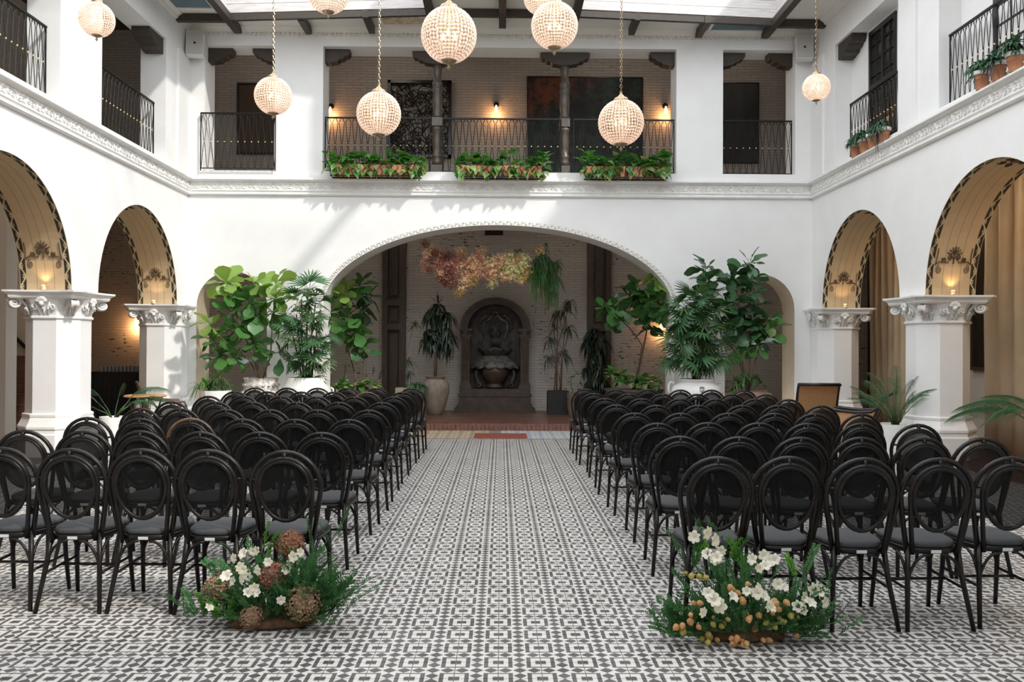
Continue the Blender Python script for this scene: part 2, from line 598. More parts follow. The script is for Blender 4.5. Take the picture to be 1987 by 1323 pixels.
def strips(mb, prof, ztop, w0, w1, axis, flip=False):
    """prof: list of (u, zbot); a solid wall from zbot to ztop between w0 and w1"""
    def P(u, w_, z): return (u, w_, z) if axis == 'x' else (w_, u, z)
    for (u0, z0), (u1, z1) in zip(prof, prof[1:]):
        if abs(u1 - u0) < 1e-6:
            mb.add([P(u0, w0, z0), P(u0, w1, z0), P(u0, w1, z1), P(u0, w0, z1)], [(0, 1, 2, 3)]); continue
        a, b, c, d = P(u0, w0, z0), P(u1, w0, z1), P(u1, w0, ztop), P(u0, w0, ztop)
        e, f, g, h = P(u0, w1, z0), P(u1, w1, z1), P(u1, w1, ztop), P(u0, w1, ztop)
        mb.add([a, b, c, d, e, f, g, h], [(0, 1, 2, 3), (5, 4, 7, 6), (0, 4, 5, 1), (3, 2, 6, 7)])
    for (u, z) in (prof[0], prof[-1]):
        mb.add([P(u, w0, z), P(u, w1, z), P(u, w1, ztop), P(u, w0, ztop)], [(0, 1, 2, 3)])


def arc(c, R, zs, rz=None, n=32):
    rz = rz or R
    return [(c - R * cos(pi * i / n), zs + rz * sin(pi * i / n)) for i in range(n + 1)]


# ---- walls -----------------------------------------------------------------
BA_C, BA_R, BA_Z = -.05, 3.27, 1.55     # the wide arch
SAL, SAR, SRR = -5.02, 4.86, .655       # the two narrow arches
prof = [(-XW - TW, 0), (SAL - SRR, 0)] + arc(SAL, SRR, ZS) + [(SAL + SRR, 0), (BA_C - BA_R, 0)] + arc(BA_C, BA_R, ZS, BA_Z, 56) + \
       [(BA_C + BA_R, 0), (SAR - SRR, 0)] + arc(SAR, SRR, ZS) + [(SAR + SRR, 0), (XW + TW, 0)]
mb = MB(); strips(mb, prof, ZC1 + .02, DB, DB + TW, 'x')
wall_back = structure(fixn(mb.build('wall_back', WHITE)))
ORG[wall_back.name] = Vector((0, 0, 0))
UO = [(-5.55, -4.255), (-3.35, 3.275), (4.155, 5.52)]   # the openings of the gallery storey
ZL = 7.14
mb = MB()
mb.box(-XW - .45, XW + .45, DB, DB + UT, ZC1, SILL)
mb.box(-XW - .45, XW + .45, DB, DB + UT, ZL, ZCEIL)
xs = [-XW - .45] + [a for o in UO for a in o] + [XW + .45]
for i in range(0, len(xs), 2): mb.box(xs[i], xs[i + 1], DB, DB + UT, SILL, ZL)
up = mb.build('upper_wall', WHITE, wall_back)
mb = MB(); mb.box(BA_C + BA_R + .12, BA_C + BA_R + .17, DB - .02, DB, 0, ZS)
# soft grey reveal of the big arch is the same plaster; fretted band on its face
fret = MB()
R1 = 1.0
nf = 150
for i in range(nf):
    t = pi * (i + .5) / nf
    c0 = Vector((BA_C - (BA_R + .055) * cos(t), DB - .008, ZS + (BA_Z + .055) * sin(t)))
    tn = Vector((BA_R * sin(t), 0, BA_Z * cos(t))).normalized(); nr = Vector((-cos(t) / BA_R, 0, sin(t) / BA_Z)).normalized()
    k = 1 if i % 2 else -1
    fret.obox(c0 + nr * .018 * k, tn * .014, (0, .007, 0), nr * .012)
    fret.obox(c0 - tn * .018, tn * .005, (0, .007, 0), nr * .03)
for sx in (-1, 1):
    for i in range(46):
        zz = .15 + i * .045
        xx = BA_C + sx * (BA_R + .055)
        fret.obox((xx + .018 * (1 if i % 2 else -1), DB - .008, zz), (.012, 0, 0), (0, .007, 0), (0, 0, .014))
        fret.obox((xx, DB - .008, zz - .02), (.03, 0, 0), (0, .007, 0), (0, 0, .005))
stuff(fret.build('fretted_band', mat('cream_moulding', (.70, .66, .58), .7), wall_back))

ARCHES = [(14.17, 1.535), (10.33, 1.54), (6.5, 1.54)]
PIERS = [12.25, 8.42]


def side_wall(sx):
    name = 'wall_left' if sx < 0 else 'wall_right'
    a, b = (XW, XW + TW)
    prof = [(-3.4, 0), (ARCHES[2][0] - ARCHES[2][1], 0)] + arc(ARCHES[2][0], ARCHES[2][1], ZS)
    for c, R in (ARCHES[1], ARCHES[0]): prof += arc(c, R, ZS)
    prof += [(DB, ZS)]
    mb = MB(); strips(mb, prof, ZC1 + .02, sx * a, sx * b, 'y')
    wl = structure(fixn(mb.build(name, WHITE))); ORG[wl.name] = Vector((0, 0, 0))
    # gallery storey
    mb = MB(); t2 = .44
    x0, x1 = sorted((sx * XW, sx * (XW + t2)))
    zl = 6.86
    mb.box(x0, x1, -3.4, DB, ZC1, 4.74); mb.box(x0, x1, -3.4, DB, zl, ZCEIL)
    for y0, y1 in ((15.1, DB), (11.5, 12.62), (7.5, 8.5), (3.3, 4.4), (-3.4, -.5)): mb.box(x0, x1, y0, y1, 4.74, zl)
    mb.build('upper_wall', WHITE, wl)
    mb = MB()
    for y0, y1 in ((12.09, 12.62), (15.62, DB - .001)):
        a0, a1 = sorted((sx * (XW - .035), sx * XW)); mb.box(a0, a1, y0, y1, ZC1, zl + .02)
    for yy in (DB - .33,):
        pass
    mb.build('pilaster_strip', WHITE, wl)
    if sx > 0:                           # the openings are closed by a set-back wall with black doors
        mb = MB(); mb.box(XW + .30, XW + .36, 7.5, 13.38, 4.74, zl); mb.box(XW + .30, XW + .36, 14.36, 15.2, 4.74, zl)
        mb.box(XW + .30, XW + .36, 13.38, 14.36, 6.80, zl)
        mb.build('recess_wall', WHITE, wl)
    # painted linings of the arches
    for c, R in ARCHES:
        n = 48; e = .004
        vs, fs, uvs = [], [], []
        for i in range(n + 1):
            t = pi * i / n
            for w_ in (0, 1):
                vs.append((sx * (XW + .002 + w_ * (TW - .004)), c - (R - e) * cos(t), ZS + (R - e) * sin(t)))
        for i in range(n): fs.append((2 * i, 2 * i + 1, 2 * i + 3, 2 * i + 2))
        m2 = MB().add(vs, fs); o = m2.build('arch_lining', LINING, wl)
        ul = o.data.uv_layers.new(name='UVMap')
        for p in o.data.polygons:
            for li in p.loop_indices:
                vi = o.data.loops[li].vertex_index
                ul.data[li].uv = (R * pi * (vi // 2) / n, vi % 2)
        # stencilled ornament: near each springing and at the crown
        def mp(u, v, off=.010, c=c, R=R):
            t = u / R; r = R - off
            return Vector((sx * (XW + v * TW), c - r * cos(t), ZS + r * sin(t)))
        orn = MB()
        def stroke(pts, rad=.006):
            orn.tube([mp(a, b) for a, b in pts], rad, 3)
        for end in (0, 1):
            L = pi * R
            def q(pts): return [((L - a) if end else a, b) for a, b in pts]
            for s2 in (-1, 1):
                stroke(q([(.36 + 0 * i + p[0] * 1.0, .5 + s2 * (.27 + p[1])) for i, p in enumerate(spiral(0, 0, .062, .012, 0, 1.6, 18))]), .006)
                stroke(q([(.42, .5 + s2 * .35), (.56, .5 + s2 * .33), (.66, .5 + s2 * .335)]), .008)
                stroke(q([(.44, .5 + s2 * .33), (.47, .5 + s2 * .28), (.46, .5 + s2 * .20), (.46, .5 + s2 * .09)]), .012)
                stroke(q([(.50 + p[0], .5 + s2 * (.19 + p[1])) for p in spiral(0, 0, .045, .01, 1, 1.4, 14)]), .009)
                stroke(q([(.53 + p[0], .5 + s2 * (.09 + p[1])) for p in spiral(0, 0, .045, .01, 3, 1.4, 14)]), .009)
                stroke(q([(.50, .5), (.58, .5 + s2 * .08), (.60, .5 + s2 * .15)]), .008)
            for k in range(-3, 4):
                stroke(q([(.58, .5), (.58 + .11 * cos(k * .5), .5 + .13 * sin(k * .5))]), .009)
            stroke(q([(.44, .5), (.58, .5)]), .012)
        L = pi * R / 2
        for k in range(6):
            a = k * pi / 3
            stroke([(L + .16 * cos(a) * 1.1 + p[0], .5 + .20 * sin(a) + p[1]) for p in spiral(0, 0, .07, .015, a, 1.5, 14)], .009)
        stroke([(L + .07 * cos(k), .5 + .09 * sin(k)) for k in range(7)], .012)
        stuff(orn.build('painted_ornament', mat_dark_stencil, wl))
    return wl


mat_dark_stencil = mat('dark_stencil_paint', (.10, .06, .03), .8)
wall_left = side_wall(-1)
wall_right = side_wall(1)

# ---- string course with scroll frieze ---------------------------------------
def course(points_fn, length, parent):
    """points_fn(s, p, z): point at s metres along, p metres proud"""
    prof = [(0, ZC0), (.035, ZC0), (.055, ZC0 + .02), (.055, ZC0 + .04), (.035, ZC0 + .055), (.045, ZC0 + .075), (.055, ZC0 + .085), (.055, ZC0 + .10), (.04, ZC0 + .11), (.04, ZC1 - .05), (.07, ZC1 - .04), (.09, ZC1 - .02), (.125, ZC1 - .01), (.125, ZC1 + .015), (0, ZC1 + .015)]
    mb = MB(); mb.loft([[points_fn(s, p, z) for p, z in prof] for s in (0, 1)])
    fixn(mb.build('cornice_moulding', WHITE2, parent))
    z0, z1 = ZC0 + .112, ZC1 - .052; zc = (z0 + z1) / 2; h = (z1 - z0) / 2
    fr = MB(); n = int(length / .215)
    for i in range(n):
        s0 = (i + .5) / n; k = 1 if i % 2 else -1
        def pt(a, b): return points_fn(s0 + a / length, .045, zc + k * b)
        fr.tube([pt(a, b) for a, b in spiral(-.02, 0, .050, .010, 0, 1.5, 12)], .0095, 4)
        fr.tube([pt(-.105, -.04), pt(-.06, .045), pt(-.01, .055), pt(.04, .03)], .009, 4)
        fr.tube([pt(.03, -.02), pt(.07, -.045), pt(.10, -.02)], [.014, .016, .006], 4)
        fr.tube([pt(.05, .03), pt(.085, .05), pt(.10, .02)], [.008, .016, .006], 4)
        fr.tube([pt(.03, 0), pt(.06, 0)], [.016, .010], 4)
    stuff(fr.build('scroll_frieze', WHITE2, parent))


course(lambda s, p, z: Vector((-XW + p * .2 + s * (2 * XW - p * .4), DB - p, z)), 2 * XW, wall_back)
for sx, wl in ((-1, wall_left), (1, wall_right)):
    course(lambda s, p, z, sx=sx: Vector((sx * (XW - p), -3.4 + s * (DB + 3.4 - p * .2), z)), DB + 3.4, wl)

# ---- brick walls behind the galleries ----------------------------------------
mb = MB(); mb.box(-10, 10, 19.2, 19.45, 0, 4.40)
wall_end = structure(mb.build('wall_far_lower', BRICK))
mb = MB(); mb.box(-10, 10, 19.2, 19.45, 4.42, 8.5)
structure(mb.build('wall_far_upper', BRICKUP))
mb = MB(); mb.box(-10, -9.75, -3.6, 19.2, 0, 8.5)
wall_outer_left = structure(mb.build('wall_outer_left', GREIGE))
mb = MB(); mb.box(9.75, 10, -3.6, 19.2, 0, 8.5)
structure(mb.build('wall_outer_right', GREIGE))
mb = MB(); mb.box(-10, 10, -3.8, -3.6, 0, 8.5)
structure(mb.build('wall_front', WHITE))
# gallery slabs
mb = MB()
mb.box(-9.75, 9.75, DB + TW, 19.2, 4.42, 4.72)
mb.box(-9.75, -XW - TW, -3.6, DB + TW, 4.42, 4.72); mb.box(XW + TW, 9.75, -3.6, DB + TW, 4.42, 4.72)
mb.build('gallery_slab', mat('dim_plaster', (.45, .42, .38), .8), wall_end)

# ---- ceiling -------------------------------------------------------------------
yl0, yl1 = 15.62, 15.28                 # far edge of the skylight wells: outer, inner ends
mb = MB()
T0, T1 = ZCEIL, ZCEIL + .25
WX = 5.0
def slab(poly, z0=T0, z1=T1): mb.prism(poly, (0, 0, z0), (1, 0, 0), (0, 1, 0), (0, 0, z1 - z0))
slab([(-6.29, DB + UT - .1), (-6.29, -3.8), (-WX, -3.8), (-WX, yl0), (-1.25, yl1), (-1.25, 14.2), (1.3, 14.2), (1.3, yl1), (WX, yl0), (WX, -3.8), (6.29, -3.8), (6.29, DB + UT), (-6.29, DB + UT)])
slab([(-WX, -3.8), (WX, -3.8), (WX, -1.2), (-WX, -1.2)])
ceiling = structure(fixn(mb.build('ceiling', CEIL)))
mb = MB(); mb.box(-10, 10, DB + UT, 19.45, 8.5, 8.6); mb.box(-10, -6.29, -3.8, DB + UT, 8.5, 8.6); mb.box(6.29, 10, -3.8, DB + UT, 8.5, 8.6)
mb.box(-6.29, 6.29, DB + UT - .02, DB + UT, T1, 8.5)
for sx in (-1, 1):
    a0, a1 = sorted((sx * 6.27, sx * 6.29)); mb.box(a0, a1, -3.8, DB + UT, T1, 8.5)
mb.build('gallery_ceiling', WOOD, ceiling)
# crown moulding along back and sides
mb = MB()
cp = [(0, ZCEIL - .10), (.03, ZCEIL - .10), (.05, ZCEIL - .06), (.11, ZCEIL - .02), (.12, ZCEIL), (0, ZCEIL)]
mb.loft([[(s * (XW - p), DB - p, z) for p, z in cp] for s in (-1, 1)])
for sx in (-1, 1): mb.loft([[(sx * (XW - p), y, z) for p, z in cp] for y in (-3.4, DB - .01)])
fixn(mb.build('crown_moulding', CEIL, ceiling))
mb = MB()
for i in range(130):
    x = -5.7 + i * .088; mb.box(x, x + .045, DB - .035, DB - .001, ZCEIL - .155, ZCEIL - .105)
stuff(mb.build('dentils', CEIL, ceiling))
# skylight wells: whitewashed planks
def planks(p0, p1, nz, parent):
    p0, p1 = Vector(p0), Vector(p1); d = (p1 - p0).normalized(); nrm = Vector((0, 0, 1)).cross(d)
    for k in range(nz):
        z0 = T0 + .02 + k * .16
        b = MB(); c = (p0 + p1) / 2 + Vector((0, 0, z0 + .0775))
        b.obox(c + nrm * U(-.004, .004), d * ((p1 - p0).length / 2), nrm * .02, (0, 0, .0765))
        b.build('plank', PLANK, parent)
planks((-WX, yl0 - .03, 0), (-1.25, yl1 - .03, 0), 8, ceiling)
planks((1.3, yl1 - .03, 0), (WX, yl0 - .03, 0), 8, ceiling)
planks((-WX + .03, 0, 0), (-WX + .03, yl0, 0), 8, ceiling)
planks((WX - .03, yl0, 0), (WX - .03, 0, 0), 8, ceiling)
planks((-1.25, 14.17, 0), (1.3, 14.17, 0), 8, ceiling)
planks((-1.28, yl1, 0), (-1.28, 14.2, 0), 8, ceiling)
planks((1.33, 14.2, 0), (1.33, yl1, 0), 8, ceiling)
# dark beams hung under the ceiling
def beam(p0, p1, w_=.11, h=.13):
    p0, p1 = Vector(p0), Vector(p1); d = (p1 - p0); L = d.length / 2; d.normalize(); n_ = Vector((0, 0, 1)).cross(d)
    b = MB(); b.obox((p0 + p1) / 2, d * L, n_ * w_ / 2, (0, 0, h / 2)); return b.build('beam', WOOD, ceiling)
zb = ZCEIL - .07
ends = [(470, 74, 12.5), (600, 67, 15.5), (722, 65, 15.3), (975, 55, 12.0), (1225, 68, 15.3), (1355, 73, 15.4), (1480, 79, 12.5)]
for px, py, y0 in ends:
    p = PZ(px, py, zb - .06); y1 = min(p.y, 16.17)
    beam((p.x, y0, zb), (p.x, y1, zb), .13 if y0 < 13 else .11)
for a, b in (((-1.28, yl1 - .9, zb), (-1.28, yl1 + .1, zb)), ((1.30, yl1 - .9, zb), (1.30, yl1 + .1, zb))): beam(a, b, .13)
pl = PZ(283, 38, zb - .05); pr = PZ(1658, 45, zb - .05)
beam((pl.x, yl0 - .03, zb), (-WX, yl0 - .03, zb)); beam((-WX, yl0 - .04, zb), (-1.28, yl1 - .04, zb), .08, .10)
beam((WX, yl0 - .03, zb), (pr.x, yl0 - .03, zb)); beam((1.30, yl1 - .04, zb), (WX, yl0 - .04, zb), .08, .10)
beam((-1.28, yl1 - .04, zb), (1.30, yl1 - .04, zb), .10, .12)
# painted ceiling panels with moulded frames
def cpanel(x0, x1, y0, y1, m, nm='painted_panel'):
    b = MB(); b.box(x0, x1, y0, y1, ZCEIL - .012, ZCEIL); o = b.build(nm, m, ceiling)
    f = MB(); e = .05
    for a in ((x0 - e, x1 + e, y0 - e, y0), (x0 - e, x1 + e, y1, y1 + e), (x0 - e, x0, y0, y1), (x1, x1 + e, y0, y1)): f.box(*a, ZCEIL - .03, ZCEIL)
    f.build('panel_frame', CEIL, o)
a = PZ(290, 12, ZCEIL); cpanel(a.x - .1, -5.1, 12.0, a.y, BLUEP)
a = PZ(745, 45, ZCEIL); b = PZ(832, 45, ZCEIL); cpanel(a.x, b.x, yl1 + .12, a.y, STENCILP)
a = PZ(1378, 56, ZCEIL); b = PZ(1480, 58, ZCEIL); cpanel(a.x, b.x, yl0 + .08, a.y, BLUEP)
# rafters over the skylight that carry the chandeliers
for y in (8.0, 9.5, 10.3, 12.4):
    b = MB(); b.tube([(-WX + .05, y, 8.78), (WX - .05, y, 8.78)], .018, 6); b.build('steel_rod', IRON, ceiling)
ZHANG = 8.74

# ---- floors -------------------------------------------------------------------
P = .2032; X0 = -.005; Y0 = 4.170
mb = MB(); mb.box(-XW, XW, -3.6, 15.82, -.10, -.0035)
floor = structure(mb.build('floor', GROUT)); ORG[floor.name] = Vector((0, 0, 0))
g = .0022
tile_me = MB().box(-P / 2 + g, P / 2 - g, -P / 2 + g, P / 2 - g, -.006, 0).mesh('tile', FLOOR)
rest = MB(); cnt = 0
j0 = int((-3.4 - Y0) / P) - 1
import itertools
cells = []
for j in range(j0, 200):
    yc = Y0 + (j + .5) * P
    if yc - P / 2 < -3.5: continue
    if yc + P / 2 > 14.44: break
    for i in range(-30, 30):
        xc = X0 + (i + .5) * P
        if abs(xc) + P / 2 > XW + .12: continue
        cells.append((yc, xc, i, j))
vis = [c for c in cells if c[0] > 3.8 and abs(c[1]) < .60 * c[0] + .1]
vis.sort(key=lambda c: c[0])
near = set((c[2], c[3]) for c in vis[:298])
for yc, xc, i, j in cells:
    if (i, j) in near:
        inst('tile', tile_me, floor, Matrix.Translation((xc, yc, 0)))
    else:
        x0, x1, y0, y1 = xc - P / 2 + g, xc + P / 2 - g, yc - P / 2 + g, yc + P / 2 - g
        rest.add([(x0, y0, 0), (x1, y0, 0), (x1, y1, 0), (x0, y1, 0), (x0, y0, -.006), (x1, y0, -.006), (x1, y1, -.006), (x0, y1, -.006)],
                 [(0, 1, 2, 3), (0, 4, 5, 1), (1, 5, 6, 2), (2, 6, 7, 3), (3, 7, 4, 0)])
stuff(rest.build('tile_field', FLOOR, floor))
for m_, xa, xb, nm in ((MOST, -5.8, -.01, 'tan_tile_band'), (MOSB, .01, 5.8, 'blue_tile_band')):
    b = MB()
    for j in range(6):
        y0 = 14.45 + j * .225
        n = int((xb - xa) / .2)
        for i in range(n):
            x = xa + i * .2
            if j < 4 and -.47 < x + .1 < .47: continue
            b.box(x + .002, x + .198, y0 + .002, y0 + .222, -.006, 0)
    stuff(b.build(nm, m_, floor))
b = MB()
for i in range(3):
    b = MB(); b.box(-.455 + i * .305, -.455 + i * .305 + .302, 14.46, 15.34, -.006, .001); b.build('red_tile', REDTILE, floor)
mb = MB(); mb.box(-9.75, -XW, -3.6, 19.2, -.1, -.002); mb.box(XW, 9.75, -3.6, 19.2, -.1, -.002)
mb.build('gallery_floor', TERRATILE, floor)
# raised stage beyond the wide arch
mb = MB(); mb.box(-3.3, 3.2, 15.86, DB + TW, -.05, .112); mb.box(-6.5, 6.5, DB + TW, 19.2, -.05, .112)
stage = structure(mb.build('floor_stage', MORTAR)); ORG[stage.name] = Vector((0, 0, 0))
for j in range(8):
    for i in range(17):
        x0 = -3.28 + i * .38; y0 = 15.93 + j * .41
        if x0 + .376 > 3.2: continue
        b = MB(); b.box(x0 + .003, x0 + .377, y0 + .003, min(y0 + .407, 19.19), .112, .122 + U(-.0008, .0008)); b.build('stage_tile', TERRATILE, stage)
nb = 84
for i in range(nb):
    x0 = -3.28 + i * 6.46 / nb
    b = MB(); d = U(-.004, .004)
    b.box(x0 + .005, x0 + 6.46 / nb - .004, 15.80 + d, 15.925, .002, .118 + U(-.002, .002)); b.build('brick', TERRABRICK, stage)

# ---- columns ------------------------------------------------------------------
def octa(h, z, c=.293, cx=0, cy=0):
    k = h * (1 - 2 * c) if False else h * .4142
    pts = [(h, -k), (h, k), (k, h), (-k, h), (-h, k), (-h, -k), (-k, -h), (k, -h)]
    return [(x + cx, y + cy, z) for x, y in pts]


def abacus_ring(h, z, dent=.07, cut=.10):
    pts = []
    for q in range(4):
        a = q * pi / 2
        # one side from corner to corner, concave
        loc = [(h, -h + cut), (h - dent * .55, -h * .5), (h - dent, 0), (h - dent * .55, h * .5), (h, h - cut)]
        for x, y in loc: pts.append((x * cos(a) - y * sin(a), x * sin(a) + y * cos(a), z))
    return pts


def clampy(mb_, ymax):
    if ymax is not None:
        for v in mb_.v:
            if v.y > ymax: v.y = ymax
    return mb_


def column(sx, yc, label, clamp=None):
    cx = sx * 6.2
    r = thing('column', (cx, yc, 0), label, 'column', None)
    def bl(m_, nm, parent=r, sm=False):
        for v in m_.v: v += Vector((cx, yc, 0))
        o = m_.build(nm, WHITE2 if nm != 'shaft' else WHITE, parent, sm)
        if clamp is not None:            # the half column is cut off at the wall face
            import bmesh
            bm = bmesh.new(); bm.from_mesh(o.data)
            bmesh.ops.bisect_plane(bm, geom=bm.verts[:] + bm.edges[:] + bm.faces[:], plane_co=(0, clamp, 0), plane_no=(0, 1, 0), clear_outer=True)
            bm.to_mesh(o.data); bm.free()
        return o
    m_ = MB(); m_.loft([octa(.385, .40), octa(.38, .60), octa(.38, 1.89)]); fixn(bl(m_, 'shaft'))
    m_ = MB(); m_.loft([octa(.47, 0), octa(.47, .30), octa(.455, .32), octa(.45, .36), octa(.465, .38), octa(.465, .41), octa(.435, .47), octa(.41, .53), octa(.415, .55), octa(.415, .575), octa(.385, .59)])
    fixn(bl(m_, 'base'))
    m_ = MB(); m_.loft([octa(.385, 1.87), octa(.405, 1.885), octa(.405, 1.905), octa(.385, 1.92), octa(.385, 1.98), octa(.41, 2.07), octa(.45, 2.15)])
    cap = fixn(bl(m_, 'capital'))
    m_ = MB(); m_.loft([abacus_ring(.50, 2.145), abacus_ring(.52, 2.165), abacus_ring(.525, 2.195), abacus_ring(.56, 2.225), abacus_ring(.575, 2.235), abacus_ring(.575, 2.26)])
    fixn(bl(m_, 'abacus', cap))
    m_ = MB()
    for q in range(4):                  # volutes under the corners
        if clamp is not None and q in (0, 1): continue
        a = pi / 4 + q * pi / 2; d = Vector((cos(a), sin(a), 0)); s_ = Vector((-sin(a), cos(a), 0))
        for w_ in (-.035, .035):
            sp = spiral(0, 0, .085, .012, pi * .5, 1.75, 20)
            m_.tube([d * (.575 + p_[0]) + s_ * w_ + Vector((0, 0, 2.085 + p_[1] * .85)) for p_ in sp], .020, 5)
            m_.tube([d * .40 + s_ * w_ + Vector((0, 0, 1.95)), d * .43 + s_ * w_ + Vector((0, 0, 2.06)), d * .50 + s_ * w_ + Vector((0, 0, 2.14)), d * .575 + s_ * w_ + Vector((0, 0, 2.16))], [.012, .022, .026, .022], 5)
        m_.ball(d * .60 + Vector((0, 0, 2.085)), .045, 8, 5)
    bl(m_, 'corner_scroll', cap, True)
    m_ = MB()
    for q in range(8):                  # face ornament: shell on the square faces, leaves on the others
        a = q * pi / 4; d = Vector((cos(a), sin(a), 0)); s_ = Vector((-sin(a), cos(a), 0))
        if clamp is not None and sin(a) > .3: continue
        if q % 2 == 0:
            for k in range(-3, 4):
                t = k * .42
                m_.tube([d * .45 + Vector((0, 0, 2.09)), d * .485 + s_ * .075 * sin(t) + Vector((0, 0, 2.10 + .075 * cos(t)))], [.010, .020], 5)
            m_.ball(d * .47 + Vector((0, 0, 2.08)), .035, 8, 5)
            for w_ in (-1, 1):
                m_.tube([d * (.40 + .05 * i / 16) + s_ * w_ * (.12 + p_[0]) + Vector((0, 0, 2.04 + p_[1])) for i, p_ in enumerate(spiral(0, 0, .055, .010, pi * .5, w_ * 1.6, 16))], .012, 5)
                m_.tube([d * .392 + s_ * w_ * .05 + Vector((0, 0, 1.93)), d * .41 + s_ * w_ * .06 + Vector((0, 0, 2.0)), d * .45 + s_ * w_ * .10 + Vector((0, 0, 2.10))], [.012, .018, .010], 5)
        for w_ in (-1, 0, 1):
            b0 = .388 if q % 2 == 0 else .40
            m_.tube([d * b0 + s_ * w_ * .055 + Vector((0, 0, 1.925)), d * (b0 + .012) + s_ * w_ * .06 + Vector((0, 0, 1.98)), d * (b0 + .05) + s_ * w_ * .075 + Vector((0, 0, 2.03 + .03 * (w_ == 0))), d * (b0 + .065) + s_ * w_ * .075 + Vector((0, 0, 2.0))], [.014, .020, .016, .006], 5)
    bl(m_, 'leaf_ornament', cap, True)
    return r


for sx, side in ((-1, 'left'), (1, 'right')):
    column(sx, 12.22, 'white octagonal column with scrolled capital, nearer of the two on the %s side' % side)
    column(sx, 16.0, 'white octagonal half column with scrolled capital where the %s arcade meets the back wall' % side, clamp=.195)
    column(sx, 8.42, 'white octagonal column with scrolled capital beside the nearest chairs on the %s' % side)

def gallery_fill(x, y, z, e, c=(1, .80, .60), r=.25):  # unseen point light without a fixture, added to brighten the galleries and niche
    L = bpy.data.lights.new('gallery_fill_lamp', 'POINT'); L.energy = e; L.color = c; L.shadow_soft_size = r
    o = bpy.data.objects.new('gallery_fill_lamp', L); COL.objects.link(o); o.location = (x, y, z)


gallery_fill(7.0, 10.6, 4.0, 45); gallery_fill(7.0, 14.3, 4.0, 45)
gallery_fill(-7.9, 10.6, 4.0, 22); gallery_fill(-7.9, 14.6, 4.0, 22)
gallery_fill(-2.4, 17.6, 7.7, 13, (1, .90, .80)); gallery_fill(2.4, 17.6, 7.7, 13, (1, .90, .80)); gallery_fill(-5.2, 17.8, 7.7, 8, (1, .90, .80)); gallery_fill(5.2, 17.8, 7.7, 8, (1, .90, .80)); gallery_fill(-8, 14, 7.7, 16, (1, .90, .80))
gallery_fill(-2.2, 17.6, 4.2, 6, (1, .88, .76)); gallery_fill(2.0, 17.6, 4.2, 6, (1, .88, .76))
TANP = mat('tan_painted_reveal', (.50, .41, .29), .8, c2=(.46, .37, .26), ns=3, world=True)
for c in (SAL, SAR):                     # tan painted reveals of the two narrow archways
    pts = [(c - SRR, .002)] + arc(c, SRR, ZS) + [(c + SRR, .002)]
    e = .003; m_ = MB(); q = []
    for x, z in pts:
        k = (x - c) / SRR
        q.append((x - k * e, z - (e if z > ZS else 0)))
    vs = [(x, y, z) for x, z in q for y in (DB + .002, DB + TW)]
    m_.add(vs, [(2 * i, 2 * i + 1, 2 * i + 3, 2 * i + 2) for i in range(len(q) - 1)])
    m_.build('painted_reveal', TANP, wall_back)
# ================================================================== CHAIRS
def bez(p, n=6):
    """quadratic Bezier through three control points"""
    a, b, c = map(Vector, p)
    return [a * (1 - t) ** 2 + b * 2 * t * (1 - t) + c * t * t for t in [i / n for i in range(n + 1)]]


def hoop(w0, w1, ztop, yo, n=14):
    """from the seat up, over and down again; leaning back"""
    zc = ztop - w1
    def y(z): return yo - (z - .43) * .145
    side = [(w0, .40), (w0 + (w1 - w0) * .55, .56), (w1 - .004, zc - .04)]
    pts = [(-x, z) for x, z in side] + [(-w1 * cos(pi * i / n), zc + w1 * sin(pi * i / n)) for i in range(n + 1)] + [(x, z) for x, z in side[::-1]]
    return [Vector((x, y(z), z)) for x, z in pts]


